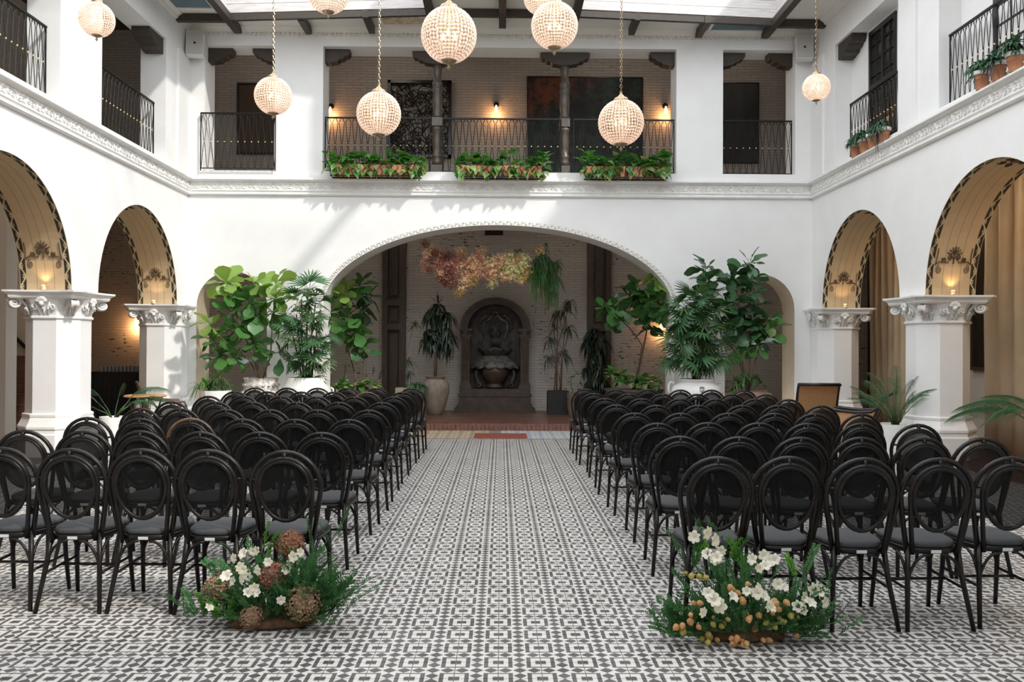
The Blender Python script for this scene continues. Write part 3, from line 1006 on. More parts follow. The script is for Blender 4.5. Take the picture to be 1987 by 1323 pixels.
def make_chair(frame_mat, top_mat):
    root = bpy.data.objects.new('bistro_chair', None); COL.objects.link(root); root.empty_display_size = .1
    ORG[root.name] = Vector((0, 0, 0))
    def S(mb_, nm, m_, par=root, sm=True):
        o = mb_.build(nm, m_, None, sm); o.parent = par; return o
    # seat outline
    def outline(s, n=28):
        pts = []
        for i in range(n):
            a = 2 * pi * i / n
            ca, sa = cos(a), sin(a)
            x = math.copysign(abs(ca) ** .62, ca); y = math.copysign(abs(sa) ** .62, sa)
            wd = .168 + .018 * y
            pts.append((x * wd * s, y * .205 * s))
        return pts
    m = MB(); m.loft([[(x, y, z) for x, y in outline(s)] for s, z in ((.96, .432), (1.0, .440), (1.0, .452), (.97, .462), (.85, .466), (.3, .468))])
    S(m, 'seat', PAD)
    m = MB(); m.loft([[(x, y, z) for x, y in outline(s)] for s, z in ((.97, .400), (1.03, .405), (1.03, .428), (.99, .433))])
    S(m, 'seat_frame', frame_mat)
    S(MB().tube(hoop(.142, .197, .918, -.175), .0145, 7), 'back_hoop', top_mat)
    inner = MB().tube(hoop(.122, .158, .885, -.200), .0130, 7)
    inner.tube([hoop(.122, .160, .885, -.200)[10], hoop(.142, .197, .918, -.175)[10]], .014, 6)
    for k in (4, 16):
        inner.tube([hoop(.122, .160, .885, -.200)[k], hoop(.142, .197, .918, -.175)[k]], .008, 5)
    S(inner, 'inner_hoop', frame_mat)
    ring = []
    for i in range(26):
        a = 2 * pi * i / 26; z = .700 + .170 * sin(a); x = .142 * cos(a) * (1 + .10 * sin(a))
        ring.append(Vector((x, -.205 - (z - .43) * .145, z)))
    S(MB().tube(ring, .0125, 6, closed=True), 'oval_ring', frame_mat)
    m = MB(); c = sum(ring, Vector()) / len(ring); m.add([c] + ring, [(0, 1 + i, 1 + (i + 1) % 26) for i in range(26)])
    S(m, 'mesh_panel', SHEER, sm=False)
    for s in (-1, 1):
        S(MB().tube([(s * .138, -.178, .44), (s * .150, -.198, .28), (s * .182, -.262, 0)], [.0150, .0150, .0125], 7), 'leg', frame_mat)
        S(MB().tube([(s * .160, .150, .43), (s * .163, .160, .25), (s * .172, .192, 0)], [.0150, .0145, .0120], 7), 'leg', frame_mat)
    br = MB()
    FL = {(-1, 1): (-.164, .163, .245), (1, 1): (.164, .163, .245), (-1, -1): (-.155, -.206, .245), (1, -1): (.155, -.206, .245)}
    def arcs(a, b, z=.400, gap=.20):
        a, b = Vector(a), Vector(b); mid = (a + b) / 2
        for p_, q_ in ((a, b), (b, a)):
            e = mid + (p_ - mid) * gap; e.z = z
            c_ = Vector((p_.x + (mid.x - p_.x) * .22, p_.y + (mid.y - p_.y) * .22, z))
            br.tube(bez((p_, c_, e)), .0085, 5)
    arcs(FL[-1, -1], FL[1, -1]); arcs(FL[-1, 1], FL[1, 1]); arcs(FL[-1, -1], FL[-1, 1]); arcs(FL[1, -1], FL[1, 1])
    S(br, 'brace', frame_mat)
    for s in (-1, 1):
        S(MB().tube([(s * .158, -.215, .215), (s * .165, .168, .225)], .0085, 5), 'stretcher', frame_mat)
    S(MB().tube([(-.166, -.02, .22), (.166, -.02, .22)], .0085, 5), 'stretcher', frame_mat)
    S(MB().box(-.028, .028, -.2165, -.2125, .408, .424), 'label_tag', TAG, sm=False)['label'] = 'small pale tag under the seat back'
    return root


chair_black = make_chair(RATTAN, RATTAN)
chair_tan = make_chair(RATTAN, TANRATTAN)
used = {'b': False, 't': False}
ORDN = ['first', 'second', 'third', 'fourth', 'fifth', 'sixth', 'seventh', 'eighth']
LEFT = [
    [(556, 877), (406, 872), (278, 869), (140, 868), (5, 862)],
    [(625, 842.5), (506, 841), (392, 840), (276, 836), (160, 835.4), (47, 832.5)],
    [(678, 816), (572, 816), (469.5, 815), (370, 811), (268.5, 813), (168.7, 807)],
    [(714.5, 798.6), (617.7, 799), (527, 799), (439.3, 795.6), (352, 792), (272, 790.8)],
    [(740, 781), (658.5, 781), (577, 781), (490.7, 781), (418, 780), (332, 779)],
    [(763, 770), (688.8, 770.5), (616, 770), (545, 768), (472.6, 768), (406, 769)],
    [(782.5, 761), (714.5, 761), (649.5, 760.5), (584.5, 760.5), (518, 760), (454.4, 760)],
    [(799, 753.5), (731, 753.5), (673.7, 753), (616, 753), (555.7, 752.5), (493.7, 752)]]
RIGHT = [
    [(1394, 888.7), (1528, 886), (1674, 893), (1820, 892.7), (1960, 886)],
    [(1323, 848), (1435.6, 850.6), (1553, 852.6), (1670, 851.5), (1791, 852.6), (1910, 854)],
    [(1273.7, 824), (1373.7, 820), (1473.7, 821), (1567.5, 823), (1674, 821.6), (1782, 826)],
    [(1229, 803), (1321, 804.6), (1413, 802.4), (1502, 803), (1581.7, 804), (1674, 804.6)],
    [(1196, 785.6), (1275, 787), (1356, 787), (1438.7, 786.5), (1510, 786.5), (1594, 787)],
    [(1175, 772), (1245, 773), (1316.5, 773), (1389.5, 774), (1462.5, 774), (1530.8, 775)],
    [(1151.4, 762.7), (1220, 765), (1286, 765), (1353, 765), (1419.7, 765), (1484.8, 766)],
    [(1135.6, 753), (1196, 755), (1258, 755), (1321, 756), (1381.6, 756), (1443.5, 757)]]
RD = {-1: [4.92, 6.00, 7.08, 8.16, 9.24, 10.32, 11.40, 12.48], 1: [4.70, 5.80, 6.86, 7.92, 9.00, 10.12, 11.24, 12.38]}
for sx, rows in ((-1, LEFT), (1, RIGHT)):
    side = 'left' if sx < 0 else 'right'
    for r, row in enumerate(rows):
        for k, (px, py) in enumerate(row):
            d0 = RD[sx][r]
            q = PZ(px, py + .5, .928)
            d = d0 + max(-.10, min(.10, (q.y - d0) * .35))
            top = PY(px, py, d)
            tan = (sx < 0 and (r, k) in ((2, 3), (6, 1)))
            rowtxt = 'row nearest the camera' if r == 0 else ('farthest row' if r == 7 else '%s row from the camera' % ORDN[r])
            pos = 'on the aisle' if k == 0 else '%s from the aisle' % ORDN[k]
            lab = '%s %s, %s, %s block' % ('tan-topped rattan chair' if tan else 'black rattan chair', pos, rowtxt, side)
            proto = chair_tan if tan else chair_black
            key = 't' if tan else 'b'
            if not used[key]: o = proto; used[key] = True
            else: o = copy_tree(proto)
            o.location = (top.x + U(-.006, .006), d + .245, 0)
            o.rotation_euler = (0, 0, radians(U(-2.0, 2.0)))
            tag(o, lab, 'chair', 'black rattan chairs in the %s block' % side)

# ================================================================== CHANDELIERS
def bead_globe_meshes():
    R = 1.0
    wires = MB(); beads = MB(); NM, NR = 40, 19
    for i in range(NR):
        t = pi * (.11 + .80 * i / (NR - 1)); z = R * cos(t); r = R * sin(t)
        wires.tube([(r * cos(2 * pi * k / 28), r * sin(2 * pi * k / 28), z) for k in range(28)], .0085, 3, closed=True)
    for k in range(NM):
        a = 2 * pi * k / NM
        wires.tube([(sin(pi * (.11 + .80 * i / 12)) * cos(a), sin(pi * (.11 + .80 * i / 12)) * sin(a), cos(pi * (.11 + .80 * i / 12))) for i in range(13)], .007, 3)
    for i in range(NR - 1):
        t = pi * (.11 + .80 * (i + .5) / (NR - 1)); z = cos(t); r = sin(t)
        for k in range(NM):
            a = 2 * pi * (k + .5) / NM
            n_ = Vector((r * cos(a), r * sin(a), z)); e1 = Vector((-sin(a), cos(a), 0)); e2 = n_.cross(e1)
            w_ = max(.020, r * pi / NM * .86); h = pi * .80 / (NR - 1) / 2 * .90; c = n_ * 1.0
            beads.add([c + e1 * w_, c + e2 * h, c - e1 * w_, c - e2 * h, c + n_ * .045, c - n_ * .035],
                      [(0, 1, 4), (1, 2, 4), (2, 3, 4), (3, 0, 4), (1, 0, 5), (2, 1, 5), (3, 2, 5), (0, 3, 5)])
    return wires.mesh('wire_cage', BRASS), beads.mesh('beads', BEAD)


WIREM, BEADM = bead_globe_meshes()
capb = MB()
capb.lathe([(.0001, .98), (.36, .93), (.38, .97), (.33, 1.03), (.30, 1.10), (.16, 1.17), (.10, 1.24), (.05, 1.30), (.05, 1.36), (.0001, 1.37)], n=20, cap=False)
CAPM = capb.mesh('top_cap', BRASS, True)
fb = MB(); fb.lathe([(.0001, -.93), (.30, -.95), (.28, -1.0), (.12, -1.06), (.05, -1.10), (.04, -1.15), (.085, -1.20), (.04, -1.25), (.03, -1.29), (.0001, -1.32)], n=16, cap=False)
FINM = fb.mesh('finial', BRASS, True)
BULBMS = []
for k in range(3):
    a = k * 2 * pi / 3 + .5
    bb = MB(); bb.lathe([(.0001, -.12), (.045, -.08), (.06, 0), (.04, .08), (.0001, .16)], (.26 * cos(a), .26 * sin(a), -.02), 8, cap=False)
    BULBMS.append(bb.mesh('bulb', BULB, True))
lb = MB()
lk = [(.012 * cos(a), 0, .020 * sin(a)) for a in [2 * pi * i / 8 for i in range(8)]]
for k in range(12):
    z = k * .034
    pts = [(x * (k % 2 == 0), x * (k % 2), z + zz) for x, _, zz in lk]
    lb.tube(pts, .0035, 3, closed=True)
LINKM = lb.mesh('chain_segment', BRASS)
CH = [  # px, py, radius px, distance, label
    (188, 38, 33, 9.5, 'small beaded globe chandelier hanging top left in front of the left gallery'),
    (530, 186, 36, 10.3, 'beaded globe chandelier in front of the left white gallery pier'),
    (735, 221, 43, 9.5, 'beaded globe chandelier in front of the lattice wall panel'),
    (871, 68, 54, 8.0, 'largest beaded globe chandelier, high above the aisle'),
    (1076, 50, 45.5, 9.5, 'beaded globe chandelier in front of the right wooden gallery post'),
    (1048, -4, 32, 12.4, 'beaded globe chandelier cut by the top edge, partly behind another globe'),
    (637, -15, 41, 10.3, 'beaded globe chandelier at the top edge, only its lower bowl in view'),
    (1205, 238, 44.5, 9.5, 'lowest beaded globe chandelier, in front of the large dark painting'),
    (1584, 170, 26.5, 10.3, 'smallest beaded globe chandelier, hanging before the right corner speaker')]
for px, py, rp, d, lab in CH:
    c = PY(px, py, d); r = rp / FPX * d * .97
    root = thing('globe_chandelier', c, lab, 'chandelier', 'beaded globe chandeliers')
    M = Matrix.Translation(c) @ Matrix.Scale(r, 4)
    inst('wire_cage', WIREM, root, M); stuff(inst('beads', BEADM, root, M))
    inst('top_cap', CAPM, root, M); inst('finial', FINM, root, M)
    for bm1 in BULBMS: inst('bulb', bm1, root, M)
    z = c.z + r * 1.36
    n = int((ZHANG - z) / (12 * .034)) + 1
    seg = MB()
    m_ = MB()
    for j in range(n * 12):
        zz = z + j * .034
        if zz > ZHANG - .02: break
        pts = [(x * (j % 2 == 0), x * (j % 2), zz + q) for x, _, q in lk]
        m_.tube([Vector(p_) + Vector((c.x, c.y, 0)) for p_ in pts], .0038, 3, closed=True)
    ch = m_.build('chain', BRASS, root)
    m_ = MB(); m_.lathe([(.06, 0), (.05, -.03), (.015, -.05), (.010, -.07)], (c.x, c.y, ZHANG), 12); m_.build('ceiling_rose', BRASS, root, True)
    L = bpy.data.lights.new('chandelier_lamp', 'POINT'); L.energy = 7; L.color = (1, .80, .62); L.shadow_soft_size = r * .35
    lo = bpy.data.objects.new('chandelier_lamp', L); COL.objects.link(lo); lo.parent = root; lo.location = (0, 0, 0)

# ================================================================== RAILINGS
def railing(p0, p1, z0, z1, label, sp=.124, end_bow=True):
    p0, p1 = Vector((p0[0], p0[1], 0)), Vector((p1[0], p1[1], 0)); d = (p1 - p0); L = d.length; d.normalize(); nrm = Vector((d.y, -d.x, 0))
    root = thing('balcony_railing', Vector((p0.x, p0.y, z0)), label, 'railing')
    up = Vector((0, 0, 1))
    b = MB(); c = (p0 + p1) / 2
    b.obox(c + up * (z1 - .012), d * L / 2, nrm * .020, up * .012); b.build('top_rail', IRON, root)
    b = MB(); b.obox(c + up * (z0 + .045), d * L / 2, nrm * .010, up * .008); b.build('bottom_rail', IRON, root)
    n = max(1, int(round(L / sp))); s = L / n; zb_ = z0 + (z1 - z0) * .50
    bm_ = MB()
    def at(u, z, o=0): return d * u + nrm * o + up * z
    for k in (-1, 1):
        bm_.tube([at(k * s * .10, z1 - .03 - zb_), at(k * s * .40, z1 - .10 - zb_), at(k * s * .30, (z1 - zb_) * .55), at(k * .006, 0), at(k * s * .30, -(zb_ - z0) * .55), at(k * s * .42, z0 + .055 - zb_)], .0058, 4)
        bm_.tube([at(k * (s * .30 + q[0]), z1 - .055 - zb_ + q[1]) for q in spiral(0, 0, .024, .006, 1.5, 1.1, 7)], .004, 3)
    me = bm_.mesh('baluster', IRON)
    bd = MB().ball((0, 0, 0), .014, 6, 4).mesh('bead', GOLD, True)
    for i in range(n):
        q = p0 + d * (s * (i + .5)) + up * zb_
        o = inst('baluster', me, root, Matrix.Translation(q))
        g_ = inst('bead', bd, o, Matrix.Translation(q)); g_['label'] = 'gilt bead'
    for e in (p0, p1):
        m_ = MB(); m_.tube([e + up * z0, e + up * (z0 + .3) , e + up * z1], .011, 6); m_.build('end_post', IRON, root)
    return root


RZ0, RZ1, RY = SILL, 5.86, DB + .18
railing((-5.60, DB - .06), (-4.22, DB - .06), RZ0 - .02, RZ1, 'black iron balcony railing in the narrow gallery opening left of the back wall')
railing((-3.40 + .06, RY), (-1.36, RY), RZ0, RZ1, 'black iron balcony railing left of both wooden gallery posts, behind a planter box')
railing((-1.12, RY), (1.12, RY), RZ0, RZ1, 'black iron balcony railing between the two wooden gallery posts')
railing((1.36, RY), (3.27, RY), RZ0, RZ1, 'black iron balcony railing right of both wooden gallery posts, behind a planter box')
railing((4.16, RY), (5.51, RY), RZ0, RZ1, 'black iron balcony railing in the narrow gallery opening right of the back wall')
railing((-6.02, 12.66), (-6.02, 15.0), 4.745, 5.72, 'black iron balcony railing on the left gallery beside the corner')
railing((-6.02, 8.52), (-6.02, 11.46), 4.745, 5.72, 'black iron balcony railing at the top left edge')
railing((5.98, 12.64), (5.98, 14.75), 4.745, 5.72, 'black iron balcony railing before the black doors, right gallery beside the corner')
railing((5.98, 8.52), (5.98, 11.46), 4.745, 5.72, 'black iron balcony railing at the top right edge')

# ================================================================== GALLERY POSTS, CORBELS, ART, LAMPS
def corbel_profile(L, H, n=3):
    """stepped scroll end: from the wall (0) outward to L; top is z=0"""
    return [(0, 0), (L, 0), (L, -H * .30), (L * .93, -H * .46), (L * .80, -H * .50), (L * .74, -H * .66), (L * .58, -H * .72), (L * .50, -H * .88), (L * .30, -H * .94), (L * .22, -H), (0, -H)]


for px, side in ((848, 'left'), (1095, 'right')):
    q = PY(px, 330, DB + .30); x = q.x; yb = DB + .30
    root = thing('gallery_post', (x, yb, SILL), 'turned dark wooden post, %s one of the two in the gallery above the arch' % side, 'post')
    m_ = MB(); m_.box(x - .10, x + .10, yb - .10, yb + .10, SILL, 4.98); m_.build('base_block', COLWOOD, root)
    m_ = MB(); k = .105
    prof = [(.075, 4.98), (.10, 5.0), (.105, 5.05), (.085, 5.10), (.10, 5.13), (.10, 5.17), (.075, 5.20), (.085, 5.30), (.098, 5.45), (.085, 5.62), (.10, 5.65), (.105, 5.69), (.08, 5.72)]
    m_.lathe(prof, (x, yb, 0), 20); m_.build('lower_shaft', COLWOOD, root, True)
    m_ = MB(); m_.box(x - .098, x + .098, yb - .098, yb + .098, 5.72, 5.88); m_.build('middle_block', COLWOOD, root)
    m_ = MB(); m_.lathe([(.09, 5.88), (.09, 5.93), (.075, 5.97), (.09, 6.08), (.10, 6.22), (.085, 6.36), (.10, 6.40), (.10, 6.45), (.08, 6.47), (.10, 6.50), (.10, 6.56), (.07, 6.60), (.078, 6.75), (.09, 6.88), (.07, 6.92)], (x, yb, 0), 20)
    m_.build('upper_shaft', COLWOOD, root, True)
    m_ = MB(); pf = corbel_profile(.47, .23)
    poly = pf[:-1] + [(-a, b) for a, b in pf[1:-1][::-1]]
    poly = [(a, b) for a, b in pf[1:-1]][::1]
    full = [(a, b) for a, b in pf[1:10]] + [(-a, b) for a, b in pf[1:10][::-1]]
    m_.prism(full, (x, yb - .10, ZL - .02), (1, 0, 0), (0, 0, 1), (0, .22, 0)); fixn(m_.build('bracket_cap', WOOD, root))

corb = [('x', -5.55, 1, 'at the left jamb of the left narrow gallery opening'), ('x', -4.255, -1, 'at the right jamb of the left narrow gallery opening'),
        ('x', -3.35, 1, 'at the left jamb of the wide gallery opening'), ('x', 3.275, -1, 'at the right jamb of the wide gallery opening'),
        ('x', 4.155, 1, 'at the left jamb of the right narrow gallery opening'), ('x', 5.52, -1, 'at the right jamb of the right narrow gallery opening')]
for ax, x, s, wh in corb:
    m_ = MB(); m_.prism(corbel_profile(.46, .26), (x, DB + .16, ZL), (s, 0, 0), (0, 0, 1), (0, .22, 0))
    o = fixn(m_.build('wall_corbel', WOOD, None, at=(x, DB + .2, ZL))); tag(o, 'dark wooden corbel ' + wh, 'corbel')
for sx, wh in ((-1, 'on the left side wall near the corner'), (1, 'on the right side wall near the corner')):
    m_ = MB(); m_.prism(corbel_profile(.60, .27), (sx * 5.90, 15.1, 6.86), (0, -1, 0), (0, 0, 1), (sx * .30, 0, 0))
    o = fixn(m_.build('wall_corbel', WOOD, None, at=(sx * 6.0, 15.1, 6.86))); tag(o, 'dark wooden corbel ' + wh, 'corbel')


def framed(x0, y0, x1, y1, m, label, cat, fw=.04, yy=19.2, name='painting', fm=None):
    a, b = PY(x0, y1, yy - .03), PY(x1, y0, yy - .03)
    root = thing(name, (a.x, yy - .03, a.z), label, cat)
    b_ = MB(); b_.box(a.x + fw, b.x - fw, yy - .045, yy - .01, a.z + fw, b.z - fw); b_.build('canvas', m, root)
    f = MB()
    for q in ((a.x, b.x, a.z, a.z + fw), (a.x, b.x, b.z - fw, b.z), (a.x, a.x + fw, a.z + fw, b.z - fw), (b.x - fw, b.x, a.z + fw, b.z - fw)): f.box(q[0], q[1], yy - .07, yy - .002, q[2], q[3])
    f.build('frame', fm or DARKCHAIR, root)
    return root, a, b


framed(460, 162, 537, 299, ART_LAND, 'tall brown landscape picture in thin dark frame, upper left gallery', 'painting')
framed(1022, 151, 1247, 342, ART_FOREST, 'large dark abstract painting with green and red, behind the right wooden post', 'painting', .02)
framed(1396, 161, 1472, 316, ART_COW, 'tall dark grey animal picture in the narrow right gallery opening', 'painting', .015)
# openwork branch panel
a, b = PY(752, 305, 19.1), PY(876, 157, 19.1)
root = thing('lattice_panel', (a.x, 19.1, a.z), 'black openwork branching lattice panel on the gallery brick wall', 'wall panel')
f = MB(); fw = .06
for q in ((a.x, b.x, a.z, a.z + fw), (a.x, b.x, b.z - fw, b.z), (a.x, a.x + fw, a.z, b.z), (b.x - fw, b.x, a.z, b.z)): f.box(q[0], q[1], 19.06, 19.20, q[2], q[3])
f.build('frame', DARKCHAIR, root)
lat = MB(); rr = random.Random(3)
W_, H_ = b.x - a.x, b.z - a.z
nx, nz = 15, 18
pt = {}
for i in range(nx + 1):
    for j in range(nz + 1):
        pt[i, j] = Vector((a.x + .03 + (W_ - .06) * min(1, max(0, (i + rr.uniform(-.38, .38)) / nx)), 19.10, a.z + .03 + (H_ - .06) * min(1, max(0, (j + rr.uniform(-.38, .38)) / nz))))
for (i, j), p_ in pt.items():
    for di, dj in ((1, 0), (0, 1), (1, 1), (1, -1)):
        q = pt.get((i + di, j + dj))
        if q is not None and rr.random() < .62:
            mid = (p_ + q) / 2 + Vector((rr.uniform(-.015, .015), 0, rr.uniform(-.015, .015)))
            lat.tube([p_, mid, q], rr.uniform(.007, .013), 4)
stuff(lat.build('branch_lattice', DARKCHAIR, root))


def sconce(px, py, yy, label, e=9, s=1.0):
    q = PY(px, py, yy)
    root = thing('wall_lamp', (q.x, yy, q.z), label, 'wall lamp')
    m_ = MB(); m_.tube([(q.x, yy, q.z + .06), (q.x, yy - .05, q.z + .06)], .06, 12); m_.tube([(q.x, yy - .05, q.z + .06), (q.x, yy - .12, q.z + .06), (q.x, yy - .12, q.z + .02)], .018, 8)
    m_.build('wall_mount', IRON, root)
    m_ = MB(); m_.lathe([(.012, .02), (.018, 0), (.030, -.05), (.036, -.09), (.025, -.125), (.001, -.14)], (q.x, yy - .12, q.z), 12); m_.build('bulb', BULB2, root, True)
    L = bpy.data.lights.new('sconce_lamp', 'POINT'); L.energy = e; L.color = (1, .50, .20); L.shadow_soft_size = .04
    lo = bpy.data.objects.new('sconce_lamp', L); COL.objects.link(lo); lo.parent = root; lo.location = (0, -.14, -.20)


sconce(643, 212, 19.2, 'lit bulb wall lamp beside the left jamb of the wide gallery opening')
sconce(963, 209, 19.2, 'lit bulb wall lamp on the gallery brick between lattice panel and large painting')
sconce(1290, 211, 19.2, 'lit bulb wall lamp on the gallery brick right of the large painting')
sconce(1281, 630, 19.2, 'lit wall lamp on the brick behind the right fiddle leaf plant', 6)
sconce(268, 618, 19.2, 'lit bulb wall lamp on the brick seen through the far left arch', 12)


def uplight(px, py, yy, label):
    x = math.copysign(6.2, px - 972); root_y = yy
    root = thing('uplight', (x, yy, 2.262), label, 'lamp')
    m_ = MB(); m_.lathe([(.04, 2.262), (.045, 2.275), (.035, 2.29), (.03, 2.32)], (x, yy, 0), 10); m_.build('lamp_base', GOLD, root, True)
    m_ = MB(); m_.lathe([(.024, 2.321), (.026, 2.327), (.001, 2.332)], (x, yy, 0), 10); m_.build('lens', LENS, root, True)
    L = bpy.data.lights.new('uplight_lamp', 'SPOT'); L.energy = 2.0; L.color = (1, .66, .32); L.spot_size = radians(110); L.spot_blend = .6; L.shadow_soft_size = .03
    lo = bpy.data.objects.new('uplight_lamp', L); COL.objects.link(lo); lo.parent = root; lo.location = (0, 0, .10); lo.rotation_euler = (radians(180 - 8), 0, 0)


uplight(100, 562, 11.80, 'small lit uplight on the capital of the nearer left column')
uplight(300, 590, 15.52, 'small lit uplight on the capital of the far left half column')
uplight(1848, 576, 11.80, 'small lit uplight on the capital of the nearer right column')
uplight(1636, 598, 15.52, 'small lit uplight on the capital of the far right half column')


def speaker(px0, py0, px1, py1, label, rz):
    yy = 15.95
    a, b = PY(px0, py1, yy), PY(px1, py0, yy); c = (a + b) / 2
    w_, h = (b.x - a.x) / 2, (b.z - a.z) / 2
    root = thing('wall_speaker', c, label, 'speaker')
    R_ = Matrix.Rotation(rz, 3, 'Z') @ Matrix.Rotation(radians(-6), 3, 'X')
    ex, ey, ez = R_ @ Vector((1, 0, 0)), R_ @ Vector((0, 1, 0)), R_ @ Vector((0, 0, 1))
    m_ = MB(); m_.obox(c + ey * .05, ex * w_, ey * .08, ez * h); m_.build('cabinet', SPKF, root)
    m_ = MB(); m_.obox(c - ey * .032, ex * (w_ - .012), ey * .006, ez * (h - .012)); m_.build('grille', SPK, root)
    m_ = MB(); m_.tube([c - ey * .036, c - ey * .042], .022, 12); m_.build('badge', IRON, root)
    m_ = MB(); m_.tube([c + ey * .13, Vector((c.x, DB, c.z + .05))], .02, 6); m_.tube([c + ez * h, c + ez * (h + .06) + ey * .10, Vector((c.x, DB, c.z + h + .05))], .006, 4); m_.build('bracket', SPKF, root)


speaker(362, 61, 395, 108, 'square white wall speaker high in the left corner', radians(8))
speaker(1545, 70, 1577, 115, 'square white wall speaker high in the right corner', radians(-8))

# black glazed doors of the right gallery
def glazed(y0, y1, z0, z1, label, nrow=4):
    x = XW + .27
    root = thing('gallery_door', (x, (y0 + y1) / 2, z0), label, 'door')
    m_ = MB()
    for yy in (y0, y1 - .07): m_.box(x, x + .08, yy, yy + .07, z0, z1)
    for zz in (z0, z1 - .08, z0 + (z1 - z0) * .52): m_.box(x, x + .08, y0 + .07, y1 - .07, zz, zz + .08)
    m_.build('door_frame', BLACKDOOR, root)
    ym = (y0 + y1) / 2
    m_ = MB(); m_.box(x + .01, x + .07, ym - .035, ym + .035, z0 + .08, z1 - .08)
    for k in range(1, nrow * 2):
        zz = z0 + (z1 - z0) * k / (nrow * 2)
        m_.box(x + .02, x + .06, y0 + .07, y1 - .07, zz, zz + .025)
    for q in (.25, .75): m_.box(x + .02, x + .06, y0 + (y1 - y0) * q - .012, y0 + (y1 - y0) * q + .012, z0 + .08, z1 - .08)
    m_.build('glazing_bar', BLACKDOOR, root)
    m_ = MB(); m_.box(x + .04, x + .045, y0 + .06, y1 - .06, z0 + .05, z1 - .05); m_.build('pane', PANE, root)
    return root


PANE = mat('dark_glass', (.02, .018, .015), .08)
glazed(13.38, 14.36, 4.745, 6.80, 'black glazed double door in the right gallery beyond its railing')
glazed(9.3, 10.70, 4.745, 6.80, 'black glazed door at the top right edge behind railing and pots')

# ================================================================== WOODEN PANELLED PILLARS on the brick wall
for (px0, px1, side) in ((742, 786, 'left'), (1140, 1185, 'right')):
    a, b = PY(px0, 700, 19.05), PY(px1, 700, 19.05)
    root = thing('wooden_pillar', ((a.x + b.x) / 2, 19.05, .122), 'tall dark panelled wooden pillar on the brick wall, %s of the fountain' % side, 'pillar')
    m_ = MB(); m_.box(a.x + .07, b.x - .07, 19.15, 19.2, .122, 4.42); m_.build('back_board', PWOOD, root)
    m_ = MB(); m_.box(a.x, a.x + .12, 18.98, 19.2, .122, 4.42); m_.box(b.x - .12, b.x, 18.98, 19.2, .122, 4.42)
    for z in (.122, 1.95 - .06, 2.45 - .02, 4.2): m_.box(a.x + .12, b.x - .12, 18.99, 19.2, z, z + .13)
    m_.build('pillar_frame', PWOOD, root)
    for z0, z1 in ((.35, 1.80), (2.09, 2.36), (2.66, 4.12)):
        m_ = MB(); m_.box(a.x + .17, b.x - .17, 19.09, 19.16, z0, z1); m_.build('raised_panel', PWOOD, root)
    m_ = MB(); m_.box(a.x - .03, b.x + .03, 18.96, 19.2, .122, .28); m_.build('plinth', PWOOD, root)

